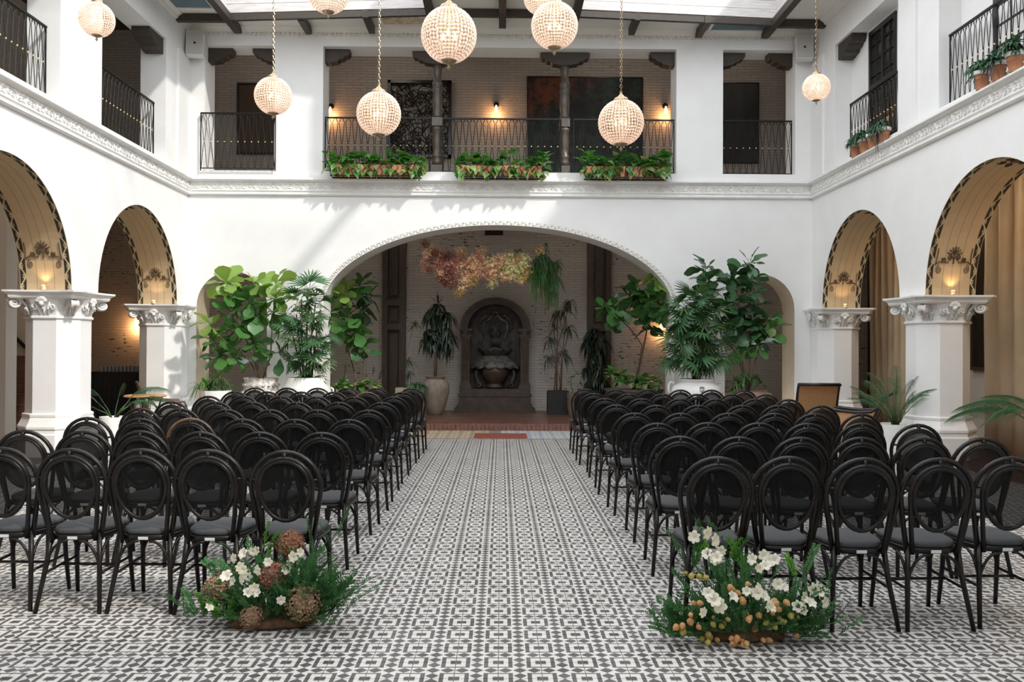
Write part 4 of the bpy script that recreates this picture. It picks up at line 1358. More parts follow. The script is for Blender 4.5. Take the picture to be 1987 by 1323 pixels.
# ================================================================== FOUNTAIN
def fountain():
    YB = 19.2; a = PY(883, 801, 18.62); b = PY(1037, 801, 18.62); cx = (a.x + b.x) / 2; z0 = .122
    root = thing('wall_fountain', (cx, 18.85, z0), 'dark stone arched wall fountain with scalloped basins, centred at the end of the aisle', 'fountain')
    W2 = .85
    m_ = MB()
    for w_, d_, za, zb2 in ((.87, .62, 0, .07), (.83, .58, .07, .11), (.80, .55, .11, .16), (.775, .52, .16, .34), (.795, .54, .34, .38), (.77, .51, .38, .46), (.745, .48, .46, .50)):
        m_.box(cx - w_, cx + w_, YB - d_, YB, z0 + za, z0 + zb2)
    m_.build('plinth', STONE2, root)
    for s in (-1, 1):
        x0, x1 = sorted((cx + s * .735, cx + s * .555))
        m_ = MB(); m_.box(x0, x1, YB - .36, YB, z0 + .64, z0 + 1.60)
        for k in range(5): m_.tube([((x0 + .03 + k * .03), YB - .362, z0 + .68), ((x0 + .03 + k * .03), YB - .362, z0 + 1.56)], .010, 5)
        m_.build('side_pilaster', STONE2, root)
        m_ = MB()
        for e, za, zb2 in ((.04, .50, .56), (.025, .56, .61), (.01, .61, .64)): m_.box(x0 - e, x1 + e, YB - .36 - e, YB, z0 + za, z0 + zb2)
        m_.build('pilaster_foot', STONE2, root)
        m_ = MB()
        for e, za, zb2 in ((.015, 1.60, 1.63), (.04, 1.63, 1.66), (.03, 1.66, 1.76), (.055, 1.76, 1.80)):
            m_.box(x0 - e, x1 + e, YB - .36 - e, YB, z0 + za, z0 + zb2)
        for k in (-1, 1):
            m_.tube([(((x0 + x1) / 2 + k * .075) + p_[0], YB - .41, z0 + 1.71 + p_[1]) for p_ in spiral(0, 0, .04, .01, 1, 1.3, 10)], .012, 5)
        m_.build('pilaster_cap', STONE2, root)
    # arched rim
    zs = z0 + 1.80; m_ = MB(); n = 26
    for (r0, r1, d0) in ((.70, .765, .40), (.655, .70, .36), (.60, .655, .32)):
        rings = []
        for i in range(n + 1):
            t = pi * i / n; c_, s_ = -cos(t), sin(t) * .90
            rings.append([(cx + r0 * c_, YB - d0, zs + r0 * s_), (cx + r1 * c_, YB - d0, zs + r1 * s_), (cx + r1 * c_, YB, zs + r1 * s_), (cx + r0 * c_, YB, zs + r0 * s_)])
        m_.loft(rings)
    fixn(m_.build('arched_rim', STONE2, root))
    # niche: a curved concave back
    m_ = MB(); prof = []
    ND = 10
    rings = []
    for j in range(12):
        z = z0 + .50 + (1.30) * j / 11
        rings.append([(cx + .60 * cos(pi - pi * k / ND), YB - .26 + .20 * sin(pi * k / ND), z) for k in range(ND + 1)])
    for j in range(1, 8):
        t = (pi / 2) * j / 7
        rings.append([(cx + .60 * cos(t) * cos(pi - pi * k / ND), YB - .26 + .20 * sin(pi * k / ND) * cos(t), zs + .60 * .9 * sin(t)) for k in range(ND + 1)])
    base = len(m_.v)
    for r_ in rings: m_.v += [Vector(p_) for p_ in r_]
    for i in range(len(rings) - 1):
        for k in range(ND): m_.f.append((i * (ND + 1) + k, i * (ND + 1) + k + 1, (i + 1) * (ND + 1) + k + 1, (i + 1) * (ND + 1) + k))
    m_.build('niche', STONE, root, True)
    # mask with scrolling cartouche
    yc = YB - .22
    m_ = MB(); zc = z0 + 1.72
    m_.lathe([(.001, -.17), (.07, -.13), (.115, -.03), (.12, .06), (.085, .15), (.001, .18)], (cx, yc, zc), 12, sy=.8, cap=False)
    m_.ball((cx, yc - .11, zc), .032, 8, 5, 1.5)
    for s in (-1, 1):
        m_.ball((cx + s * .05, yc - .085, zc + .045), .025, 8, 5); m_.ball((cx + s * .06, yc - .085, zc - .03), .035, 8, 5)
        m_.tube([(cx + s * .015, yc - .10, zc + .075), (cx + s * .06, yc - .10, zc + .095), (cx + s * .10, yc - .06, zc + .07)], .014, 5)
    m_.ball((cx, yc - .09, zc - .075), .030, 8, 5, .6)
    for k in range(-5, 6):
        aa = k * .27
        m_.tube([(cx + .09 * sin(aa), yc - .03, zc + .11 * cos(aa)), (cx + .16 * sin(aa), yc - .02, zc + .17 * cos(aa) + .02), (cx + .17 * sin(aa) + .03 * (k % 2), yc, zc + .24 * cos(aa))], [.022, .022, .008], 5)
    for k in range(-3, 4):
        m_.tube([(cx + k * .025, yc - .06, zc - .12), (cx + k * .035, yc - .05, zc - .22), (cx + k * .02, yc - .02, zc - .30)], [.018, .018, .006], 5)
    m_.build('lion_mask', STONE, root, True)
    m_ = MB()
    for s in (-1, 1):
        m_.tube([(cx + s * .03, yc + .02, zc + .42), (cx + s * .13, yc + .0, zc + .30), (cx + s * .25, yc, zc + .22), (cx + s * .27, yc, zc + .05), (cx + s * .21, yc, zc - .08), (cx + s * .26, yc, zc - .2)], [.012, .028, .022, .026, .022, .012], 6)
        m_.tube([(cx + s * (.30 + p_[0]), yc + .03, zc + .12 + p_[1]) for p_ in spiral(0, 0, .07, .015, 2, 1.4, 14)], .018, 5)
        m_.tube([(cx + s * (.28 + p_[0]), yc + .03, zc - .22 + p_[1]) for p_ in spiral(0, 0, .06, .015, 0, 1.4, 14)], .016, 5)
        m_.tube([(cx + s * .10, yc + .05, zc + .36), (cx + s * .22, yc + .06, zc + .38), (cx + s * .33, yc + .05, zc + .28), (cx + s * .38, yc + .05, zc + .10)], [.01, .02, .02, .008], 5)
    m_.tube([(cx + .07 * cos(k), yc + .03, zc + .40 + .06 * sin(k)) for k in range(7)], .02, 5)
    m_.build('scroll_relief', STONE3, root, True)
    # shell basins: half bowls with scalloped rims
    def bowl(zr, R0, depth, bot, name, m, lobes, drop=.05, rim=.03, out=.0):
        mm = MB(); n = 40; rings = []
        prof = [(.22, -depth), (.55, -depth * .85), (.82, -depth * .5), (.97, -depth * .15), (1.0, 0), (.92, .005), (.70, -depth * .25)]
        for (fr, dz) in prof:
            rr_ = []
            for k in range(n + 1):
                t = pi * k / n
                lob = .5 + .5 * cos(2 * lobes * t)
                f = fr * (1 + (.06 * lob if fr > .5 else 0))
                zz = dz - (drop * lob if fr > .9 else drop * lob * .4 * fr)
                rr_.append(Vector((cx - R0 * f * cos(t), YB - .18 - R0 * .72 * f * sin(t), zr + zz)))
            rings.append(rr_)
        base = len(mm.v)
        for r_ in rings: mm.v += r_
        for i in range(len(rings) - 1):
            for k in range(n): mm.f.append((i * (n + 1) + k, i * (n + 1) + k + 1, (i + 1) * (n + 1) + k + 1, (i + 1) * (n + 1) + k))
        mm.f.append(tuple(range(n + 1)))
        mm.f.append(tuple(base + (len(rings) - 1) * (n + 1) + k for k in range(n + 1)))
        return mm.build(name, m, root, True)
    bowl(z0 + 1.40, .36, .22, 0, 'upper_shell', STONE, 5, .04)
    # sloping scalloped apron and deep basin
    mm = MB(); n = 48; rings = []
    for fr, dz in ((.42, .0), (.60, -.08), (.80, -.17), (.97, -.23), (1.0, -.27), (.94, -.285), (.7, -.22)):
        rr_ = []
        for k in range(n + 1):
            t = pi * k / n; lob = .5 + .5 * cos(14 * t)
            f = fr * (1 + .05 * lob * (fr > .7)); zz = dz - (.035 * lob if fr > .9 else 0)
            rr_.append(Vector((cx - .545 * f * cos(t), YB - .16 - .36 * f * sin(t), z0 + 1.24 + zz)))
        rings.append(rr_)
    for r_ in rings: mm.v += r_
    for i in range(len(rings) - 1):
        for k in range(n): mm.f.append((i * (n + 1) + k, i * (n + 1) + k + 1, (i + 1) * (n + 1) + k + 1, (i + 1) * (n + 1) + k))
    mm.build('scalloped_apron', STONE3, root, True)
    mm = MB(); mm.lathe([(.16, .50), (.20, .52), (.20, .56), (.15, .58), (.17, .62), (.24, .70), (.30, .84), (.32, .98)], (cx, YB - .22, z0), 40, sy=.85, fn=lambda a_, z: 1 + (.05 * abs(cos(8 * a_)) if z > .6 else 0))
    mm.build('fluted_basin', STONE2, root, True)
    for s in (-1, 1):
        mm = MB(); mm.tube([(cx + s * .30, YB - .22, z0 + .50), (cx + s * .36, YB - .25, z0 + .62), (cx + s * .42, YB - .24, z0 + .78), (cx + s * .40, YB - .24, z0 + .93)], [.06, .05, .035, .05], 8)
        mm.tube([(cx + s * (.36 + p_[0]), YB - .30, z0 + .58 + p_[1]) for p_ in spiral(0, 0, .07, .02, 1, 1.3, 12)], .02, 5)
        mm.build('dolphin_bracket', STONE, root, True)
    return root


fountain()

a, b = PY(941, 456, 19.15), PY(976, 447, 19.15)
root = thing('air_vent', ((a.x + b.x) / 2, 19.17, a.z), 'small dark wall vent on the brick at the crown of the wide arch', 'vent')
m_ = MB(); m_.box(a.x, b.x, 19.16, 19.2, a.z, b.z); m_.build('vent_plate', IRON, root)
m_ = MB()
for k in range(4): m_.box(a.x + .02, b.x - .02, 19.14, 19.165, a.z + (b.z - a.z) * (k + .3) / 4, a.z + (b.z - a.z) * (k + .55) / 4)
m_.build('louvre', PWOOD, root)
# ================================================================== PLANTS
def leaf(name, m, L, W, shape, cup=.15, droop=.25, n=6, wave=0.0):
    """a leaf along +Y, upper side +Z; shape(t) gives the half width"""
    mb = MB(); vs, fs = [], []
    for i in range(n + 1):
        t = i / n; y = L * t; z = -droop * L * t * t; w_ = W * shape(t)
        e = cup * w_ + wave * W * sin(i * 2.4)
        vs += [(-w_, y, z + e), (0, y, z), (w_, y, z + e)]
    for i in range(n):
        a = 3 * i
        fs += [(a, a + 1, a + 4, a + 3), (a + 1, a + 2, a + 5, a + 4)]
    return mb.add(vs, fs).mesh(name, m, True)


def sh_obov(t): return max(.03, [.06, .26, .52, .80, 1.0, .86, .18][int(round(t * 6))])
def sh_heart(t): return max(.02, [.30, .95, 1.0, .80, .55, .28, .02][int(round(t * 6))])
def sh_oval(t): return max(.02, sin(pi * min(1, t * .96 + .04)) ** .8)
def sh_strap(t): return max(.05, (1 - t) ** .6 * min(1, .4 + t * 4))


FID = [[leaf('leaf', m, L, W, sh_obov, .18, dr, 6, .10) for (L, W, dr) in ((.36, .125, .18), (.32, .11, .35), (.28, .10, .05))] for m in (L_FIDDLE, L_FIDDLEL, L_FIDDLED)]
POT = [leaf('leaf', m, .105, .045, sh_heart, .2, .45, 6) for m in (L_POTHOS, L_POTHOS, L_POTHOSL)]
CAL = [leaf('leaf', m, .20, .055, sh_oval, .2, .5, 6) for m in (L_POTHOSL, L_POTHOS)]


def fanmesh(name, m, n=9, L=.26, W=.014, spread=2.3, droop=.25, stalk=.10):
    mb = MB()
    for k in range(n):
        a = -spread / 2 + spread * k / (n - 1)
        d = Vector((sin(a), cos(a), 0)); s_ = Vector((cos(a), -sin(a), 0)); l_ = L * (.85 + .15 * cos(a))
        vs = []
        for (t, w_) in ((0, .3), (.3, 1), (.7, .9), (1, .15)):
            p_ = Vector((0, stalk, 0)) + d * l_ * t + Vector((0, 0, -droop * l_ * t * t))
            vs += [p_ - s_ * W * w_, p_ + s_ * W * w_]
        mb.add(vs, [(0, 1, 3, 2), (2, 3, 5, 4), (4, 5, 7, 6)])
    mb.tube([(0, 0, 0), (0, stalk, 0)], .004, 3)
    return mb.mesh(name, m)


FAN = [fanmesh('frond', L_PALM), fanmesh('frond', L_PALM, 8, .22, .016, 2.0, .5), fanmesh('frond', L_PALML, 7, .24, .013, 2.5, .3)]


def tuft(name, m, n=22, L=.34, W=.011, droop=1.0, up=.6, seed=1):
    """a rosette of strap leaves round the origin"""
    r = random.Random(seed); mb = MB()
    for k in range(n):
        a = r.uniform(0, 2 * pi); el = r.uniform(-.2, 1.3) * up; l_ = L * r.uniform(.7, 1.1)
        h = Vector((cos(a), sin(a), 0)); s_ = Vector((-sin(a), cos(a), 0)); vs = []
        for t, w_ in ((0, .6), (.25, 1), (.55, 1), (.8, .7), (1, .1)):
            p_ = h * l_ * t * cos(el) * (1 - .25 * t * droop) + Vector((0, 0, l_ * (sin(el) * t - droop * .62 * t * t)))
            vs += [p_ - s_ * W * w_, p_ + s_ * W * w_]
        mb.add(vs, [(0, 1, 3, 2), (2, 3, 5, 4), (4, 5, 7, 6), (6, 7, 9, 8)])
    return mb.mesh(name, m)


def pinnate(name, m, L=.75, n=22, lf=.26, W=.006, droop=.9, vee=.5):
    """an arching feather frond along +Y"""
    mb = MB(); pts = []
    for i in range(13):
        t = i / 12; pts.append(Vector((0, L * t * (1 - .18 * droop * t), -.42 * droop * L * t ** 2.2)))
    mb.tube(pts, [.007 * (1 - .8 * i / 12) + .001 for i in range(13)], 4)
    def at(t):
        x = t * 12; i = min(11, int(x)); return pts[i].lerp(pts[i + 1], x - i)
    for k in range(n):
        t = .18 + .80 * k / (n - 1); p_ = at(t); l_ = lf * (sin(pi * (t * .85 + .10)) ** .7)
        f = (at(min(1, t + .04)) - at(t - .04)).normalized()
        for s in (-1, 1):
            d = (f * .75 + Vector((s * .85, 0, -.12))).normalized(); vs = []
            sd = Vector((0, .5, .86)) * W
            for tt, w_ in ((0, .5), (.4, 1), (1, .1)):
                q = p_ + d * l_ * tt + Vector((0, 0, -vee * l_ * tt * tt))
                vs += [q - sd * w_, q + sd * w_]
            mb.add(vs, [(0, 1, 3, 2), (2, 3, 5, 4)])
    return mb.mesh(name, m)


def rdir(el0=-.3, el1=1.0, a0=0, a1=2 * pi):
    a = U(a0, a1); e = U(el0, el1)
    return Vector((cos(a) * cos(e), sin(a) * cos(e), sin(e)))


def rosette(root, meshes, c, n, el=(-.4, .9), sc=(.8, 1.15), r0=.02, yflat=1.0, name='leaf', roll=.35):
    c = Vector(c); a0 = U(0, 6)
    for k in range(n):
        a = a0 + k * 2.4; e = el[0] + (el[1] - el[0]) * ((k + U(0, 1)) / n)
        d = Vector((cos(a) * cos(e), sin(a) * cos(e) * yflat, sin(e)))
        p_ = c + d * r0 + Vector((0, 0, U(-.05, .05)))
        inst(name, random.choice(meshes), root, aim(p_, d, U(-roll, roll), U(*sc)))


def stem(root, pts, r=.012, m=None, name='stem'):
    mb = MB(); n = len(pts); mb.tube(pts, [r * (1.15 - .4 * i / (n - 1)) for i in range(n)], 6)
    return mb.build(name, m or BARK, root, True)


def pot(root, prof, c, m, n=28, name='pot', soil=True, fn=None):
    mb = MB(); mb.lathe(prof, c, n, cap=False, fn=fn)
    rt, zt = prof[-1]
    mb.lathe([(rt, zt), (rt * .88, zt), (rt * .86, zt - .05)], c, n, cap=False)
    mb.lathe([(.001, prof[0][1]), prof[0]], c, n, cap=False)
    o = mb.build(name, m, root, True)
    if soil:
        s = MB(); s.lathe([(rt * .86, zt - .03), (.001, zt - .015)], c, n, cap=False); s.build('soil', SOIL, root)
    return o


# ---- big fiddle leaf fig, left --------------------------------------------------
def fig_plant(label, base, ptop, potfn, stems, kind, group='fiddle leaf figs'):
    """stems: list of [(px,py,d) ...] paths; clusters: along each"""
    root = thing('fiddle_leaf_fig', base, label, 'plant')
    potfn(root)
    for path, cl in stems:
        pts = [PY(*p_) for p_ in path]
        stem(root, [Vector(ptop)] + pts, .013)
        for (px, py, d, n, kd) in cl:
            rosette(root, FID[kd], PY(px, py, d), n + 2, (-1.0, 1.15), (.75, 1.15), roll=.9)
    return root


D1 = 15.35
B = PZ(507, 786, 0); 
pc = PY(507, 733, D1)
def urn_left(root):
    c = (pc.x, D1, 0)
    pot(root, [(.17, 0), (.19, .04), (.24, .35), (.30, .62), (.31, .74), (.29, .80), (.30, .83), (.28, .87), (.30, .95), (.31, pc.z)], c, CERWORN)
    m_ = MB()
    for k in range(20):
        a = 2 * pi * k / 20
        m_.ball((pc.x + .315 * cos(a), D1 + .315 * sin(a), .70), .035, 6, 4)
        m_.tube([(pc.x + (.30 + .01) * cos(a + q), D1 + .31 * sin(a + q), .84 + .02 * sin(q * 40)) for q in (0, .1, .2)], .014, 4)
    m_.build('garland_relief', CERWORN, root, True)
fig_plant('tall fiddle leaf fig in ornate white urn before the narrow left archway', (pc.x, D1, 0), (pc.x, D1, pc.z - .1), urn_left, [
    ([(498, 700, D1), (485, 640, D1), (488, 590, D1), (495, 560, D1)], [(495, 552, D1, 8, 1), (485, 585, D1, 8, 0), (500, 612, D1, 8, 0), (478, 640, D1, 8, 0), (495, 668, D1, 7, 0), (492, 700, D1, 3, 0)]),
    ([(490, 690, D1), (462, 620, D1 - .1), (440, 560, D1 - .1)], [(440, 548, D1 - .1, 9, 1), (445, 575, D1 - .1, 7, 0), (450, 605, D1 - .1, 7, 0), (460, 640, D1, 6, 0)]),
    ([(485, 700, D1), (440, 665, D1 - .1), (412, 640, D1 - .15)], [(408, 632, D1 - .15, 8, 1), (415, 660, D1 - .15, 8, 0), (425, 688, D1 - .1, 7, 0), (455, 700, D1, 6, 0)]),
    ([(525, 690, D1), (529, 620, D1), (535, 560, D1)], [(536, 550, D1, 8, 1), (535, 580, D1, 8, 1), (530, 605, D1, 6, 0), (545, 690, D1, 4, 2)])], 0)


# ---- lady palms -------------------------------------------------------------------
def cane_palm(label, px, pyrim, d, potfn, canes, fans, fl, sc=(.85, 1.2), nm='lady_palm'):
    c = PY(px, pyrim, d)
    root = thing(nm, (c.x, d, 0), label, 'plant')
    potfn(root, c)
    for i, (ax, ay) in enumerate(canes):
        t = PY(ax, ay, d + U(-.12, .12)); b = Vector((c.x + (t.x - c.x) * .30, d + U(-.08, .08), c.z - .08))
        stem(root, [b, b.lerp(t, .5) + Vector((U(-.02, .02), 0, 0)), t], .016, CANE, 'cane')
    for (fx, fy, n, el0, el1) in fans:
        rosette(root, fl, PY(fx, fy, d + U(-.15, .15)), n + 2, (el0 - .15, el1), sc, .05, name='frond', roll=.9)
    return root


def urn_white_l(root, c):
    pot(root, [(.22, 0), (.25, .03), (.34, .30), (.42, .55), (.44, .70), (.40, .82), (.33, c.z)], (c.x, c.y, 0), CERW)
    for s in (-1, 1):
        m_ = MB(); m_.tube([(c.x + s * (.42), c.y, .80), (c.x + s * .47, c.y, .77), (c.x + s * .47, c.y, .69), (c.x + s * .43, c.y, .66)], .016, 6); m_.build('handle', CERW, root, True)
cane_palm('multi-stemmed lady palm in round white urn, left of the wide arch', 595, 732, 15.3, urn_white_l,
          [(575, 610), (585, 580), (598, 560), (612, 590), (622, 600), (605, 640), (568, 650), (615, 650)],
          [(600, 562, 6, .1, 1.3), (580, 585, 6, -.2, 1.1), (615, 590, 6, -.2, 1.1), (570, 615, 7, -.4, .9), (600, 620, 7, -.3, .9), (628, 620, 7, -.4, .8), (575, 655, 5, -.6, .5),
           (610, 665, 6, -.6, .6), (628, 660, 5, -.6, .5), (560, 635, 5, -.5, .5), (595, 690, 8, -.5, .8), (615, 700, 7, -.6, .6), (578, 700, 6, -.6, .6), (600, 715, 5, -.6, .3), (592, 640, 5, -.4, .7)], FAN)


def urn_white_r(root, c):
    pot(root, [(.24, 0), (.27, .03), (.36, .30), (.44, .55), (.46, .72), (.42, .85), (.31, .91), (.31, .94), (.335, c.z - .02), (.33, c.z)], (c.x, c.y, 0), CERW)
    for s in (-1, 1):
        m_ = MB(); m_.tube([(c.x + s * .38, c.y, .90), (c.x + s * .46, c.y, .92), (c.x + s * .49, c.y, .86), (c.x + s * .49, c.y, .75), (c.x + s * .45, c.y, .72)], .020, 6); m_.build('handle', CERW, root, True)
    m_ = MB(); m_.ball((c.x, c.y - .43, .79), .045, 8, 5)
    m_.tube([(c.x - .04, c.y - .43, .84), (c.x, c.y - .445, .86), (c.x + .04, c.y - .43, .84)], .014, 5); m_.build('mask_relief', mat('relief_shadow', (.45, .44, .42), .7), root, True)
cane_palm('bushy lady palm in white two-handled urn, right of the wide arch', 1351, 735, 15.3, urn_white_r,
          [(1330, 650), (1342, 640), (1352, 620), (1362, 640), (1370, 660), (1340, 690), (1366, 690)],
          [(1350, 585, 10, -.1, 1.2), (1332, 600, 8, -.3, .9), (1372, 598, 8, -.3, .9), (1318, 622, 8, -.5, .7), (1352, 615, 9, -.4, .8), (1385, 625, 8, -.5, .6), (1335, 640, 8, -.5, .6), (1365, 640, 8, -.5, .6),
           (1320, 660, 8, -.6, .5), (1350, 660, 9, -.6, .5), (1382, 660, 8, -.6, .5), (1312, 690, 7, -.7, .3), (1335, 690, 7, -.7, .4), (1370, 690, 8, -.7, .4), (1392, 690, 6, -.7, .3), (1345, 700, 5, -.6, .3)], FAN, (1.0, 1.35))

# ---- fig in the brown planter inside the arch, left -------------------------------
c4 = PY(693, 757, 17.6)
def box_pot_l(root):
    m_ = MB(); m_.prism([(-.48, -.25), (.48, -.25), (.48, .25), (-.48, .25)], (c4.x, 17.6, .122), (1, 0, 0), (0, 1, 0), (0, 0, c4.z - .122)); m_.build('planter', BROWNPOT, root)
    m_ = MB(); m_.box(c4.x - .50, c4.x + .50, 17.33, 17.87, c4.z - .03, c4.z + .01); m_.build('rim', BROWNPOT, root)
r4 = fig_plant('glossy fiddle leaf fig in brown planter inside the left end of the wide arch', (c4.x, 17.6, .122), (c4.x, 17.6, c4.z), box_pot_l, [
    ([(694, 745, 17.6), (682, 700, 17.6), (670, 660, 17.5), (650, 600, 17.2), (655, 560, 17.0)], [(655, 556, 17.0, 9, 1), (668, 575, 17.0, 7, 1), (655, 600, 17.2, 8, 0), (675, 620, 17.3, 8, 0), (690, 640, 17.4, 7, 0), (645, 630, 17.1, 6, 0)]),
    ([(708, 745, 17.6), (706, 700, 17.6), (708, 620, 17.5), (700, 570, 17.4)], [(698, 555, 17.3, 8, 0), (712, 575, 17.4, 8, 2), (705, 600, 17.5, 8, 2), (685, 655, 17.5, 7, 0), (700, 665, 17.5, 5, 0), (706, 682, 17.5, 3, 2)])], 0)
for q in ((722, 715), (735, 720)): rosette(r4, [tuft('strap_tuft', L_OLIVE, 14, .30, .006, .5, 1.2, 5)], PY(q[0], q[1] + 12, 17.6), 1, (0, 0.01), (.8, 1.0), name='strap_tuft')
rosette(r4, CAL, PY(700, 748, 17.4), 16, (-.1, .9), (.8, 1.2)); rosette(r4, CAL, PY(722, 745, 17.4), 14, (-.1, .9), (.8, 1.2))
rosette(r4, POT, PY(668, 752, 17.3), 26, (-.5, 1.0), (.9, 1.3), .10); rosette(r4, POT, PY(655, 756, 17.3), 22, (-.5, 1.0), (.9, 1.3), .08)
zz = PY(668, 720, 17.5)
stem(r4, [PY(667, 760, 17.5), PY(668, 730, 17.5), PY(672, 705, 17.5)], .008, L_PALM); 
for k in range(9): rosette(r4, POT, PY(668 + k * .6, 745 - k * 5, 17.5), 2, (-.2, .6), (.6, .9))

# ---- fig in the brown planter inside the arch, right -------------------------------
c8 = PY(1232, 755, 17.4)
def box_pot_r(root):
    pot(root, [(.50, .122), (.55, .20), (.58, c8.z - .05), (.60, c8.z - .04), (.60, c8.z)], (c8.x, 17.55, 0), BROWNPOT, 32)
r8 = fig_plant('fiddle leaf fig with leaning trunks in round brown planter inside the arch', (c8.x, 17.55, .122), (c8.x, 17.5, c8.z - .05), box_pot_r, [
    ([(1240, 720, 17.4), (1252, 660, 17.2), (1262, 600, 17.0), (1280, 540, 16.6)], [(1281, 525, 16.6, 8, 1), (1284, 548, 16.6, 7, 1), (1275, 575, 16.7, 8, 0), (1262, 595, 16.9, 9, 0), (1280, 610, 16.8, 8, 0), (1288, 592, 16.6, 5, 0)]),
    ([(1236, 725, 17.4), (1246, 670, 17.3), (1225, 640, 17.2), (1195, 610, 17.0)], [(1188, 600, 17.0, 8, 0), (1196, 618, 17.0, 8, 2), (1212, 606, 17.1, 5, 0), (1172, 595, 17.0, 4, 0)]),
    ([(1240, 715, 17.4), (1255, 640, 17.3), (1240, 590, 17.2), (1230, 560, 17.1)], [(1234, 560, 17.1, 7, 0), (1225, 575, 17.1, 6, 2), (1240, 585, 17.1, 7, 0), (1262, 630, 17.2, 6, 2), (1248, 610, 17.2, 5, 2)])], 0)
for (px, py, n) in ((1190, 728, 28), (1205, 735, 26), (1225, 740, 24), (1250, 742, 22), (1270, 745, 20), (1240, 750, 16)):
    rosette(r8, POT if px > 1200 else [POT[2], POT[0]], PY(px, py, 17.15), n, (-.5, 1.1), (.9, 1.5), .09)

# ---- tall fig right, in terracotta pot ----------------------------------------------
D10 = 15.35; c10 = PY(1452, 757, D10)
def pot10(root):
    pot(root, [(.22, 0), (.27, .05), (.40, .35), (.44, .55), (.40, .72), (.32, c10.z - .02), (.33, c10.z)], (c10.x, D10, 0), mat('aged_terracotta', (.30, .17, .11), .8, c2=(.24, .17, .13), ns=6))
r10 = fig_plant('tallest fiddle leaf fig, in round terracotta pot before the narrow right archway', (c10.x, D10, 0), (c10.x, D10, c10.z - .08), pot10, [
    ([(1455, 700, D10), (1458, 620, D10), (1455, 560, D10), (1455, 510, D10)], [(1455, 515, D10, 8, 2), (1456, 540, D10, 7, 2), (1458, 565, D10, 7, 2), (1460, 592, D10, 7, 2), (1462, 620, D10, 8, 2), (1465, 645, D10, 6, 2)]),
    ([(1440, 700, D10), (1430, 640, D10), (1422, 580, D10), (1418, 540, D10)], [(1418, 535, D10, 8, 2), (1420, 560, D10, 8, 2), (1424, 590, D10, 8, 2), (1430, 618, D10, 8, 2), (1445, 640, D10, 6, 2)]),
    ([(1435, 700, D10), (1408, 650, D10), (1390, 590, D10 + .1), (1372, 535, D10 + .1)], [(1370, 520, D10 + .1, 7, 2), (1374, 545, D10 + .1, 7, 2), (1382, 570, D10 + .1, 5, 2), (1405, 630, D10, 5, 2)]),
    ([(1464, 705, D10), (1478, 660, D10), (1490, 630, D10)], [(1490, 622, D10, 7, 0), (1496, 640, D10, 6, 0), (1484, 655, D10, 7, 2), (1470, 670, D10, 5, 0), (1445, 670, D10, 6, 0)])], 2)
FE = [tuft('fern_tuft', L_FERN, 26, .26, .012, .9, 1.0, 11), tuft('fern_tuft', L_POTHOS, 22, .24, .014, 1.1, .9, 12)]
for (px, py) in ((1430, 740), (1445, 732), (1462, 738), (1478, 742), (1440, 752), (1425, 756), (1470, 728)):
    rosette(r10, FE, PY(px, py, D10 - .15), 1, (0, .01), (.8, 1.15), name='fern_tuft')

# ---- amphora with dracaena ----------------------------------------------------------
D5 = 18.1; c5 = PY(845, 730, D5)
r5 = thing('dracaena', (c5.x, D5, .122), 'dark dracaena in tall grey clay amphora left of the fountain', 'plant')
pot(r5, [(.15, .122), (.17, .14), (.23, .34), (.285, .55), (.30, .66), (.285, .75), (.235, .82), (.19, c5.z - .06), (.185, c5.z - .03), (.22, c5.z - .015), (.22, c5.z)], (c5.x, D5, 0), CLAY)
stem(r5, [(c5.x, D5, c5.z - .1), PY(846, 680, D5), PY(850, 610, D5), PY(852, 590, D5)], .03)
TD = [tuft('leaf_tuft', L_DARK, 44, .42, .020, 1.4, .8, 21), tuft('leaf_tuft', L_DARK, 40, .40, .022, 1.6, .6, 22), tuft('leaf_tuft', L_DARK, 18, .38, .013, .5, 1.3, 23)]
for (px, py, k) in ((852, 590, 2), (850, 600, 0), (838, 612, 0), (865, 610, 0), (850, 622, 1), (835, 640, 1), (868, 638, 1), (852, 650, 1), (840, 665, 1), (862, 668, 1), (830, 655, 0), (873, 655, 0)):
    rosette(r5, [TD[k]], PY(px, py, D5 + U(-.1, .1)), 1, (0, .01), (.9, 1.1), name='leaf_tuft')
# small box planter with drooping fern between pillar and amphora
D55 = 17.8; c = PY(785, 752, D55)
r = thing('wispy_dracaena', (c.x, D55, .122), 'wispy thin-stemmed dracaena and low fern in pale box planter beside the amphora', 'plant')
m_ = MB(); m_.box(c.x - .17, c.x + .17, D55 - .17, D55 + .17, .122, c.z); m_.build('planter', CLAY, r)
TO = [tuft('leaf_tuft', L_OLIVE, 34, .30, .008, 1.0, 1.1, 31), tuft('leaf_tuft', L_OLIVE, 38, .34, .009, 1.4, .8, 32)]
for (px, py) in ((803, 630), (792, 700), (796, 720)):
    t = PY(px, py, D55); stem(r, [(c.x, D55, c.z), (c.x + (t.x - c.x) * .3, D55, c.z + (t.z - c.z) * .6), t], .007); rosette(r, TO, t, 1, (0, .01), (.7, .9), name='leaf_tuft')
for (px, py) in ((795, 745), (808, 748), (818, 752), (800, 752)): rosette(r, [tuft('fern_tuft', L_PALM, 26, .25, .012, 1.2, .8, 33)], PY(px, py, D55 - .1), 1, (0, .01), (.8, 1.1), name='fern_tuft')

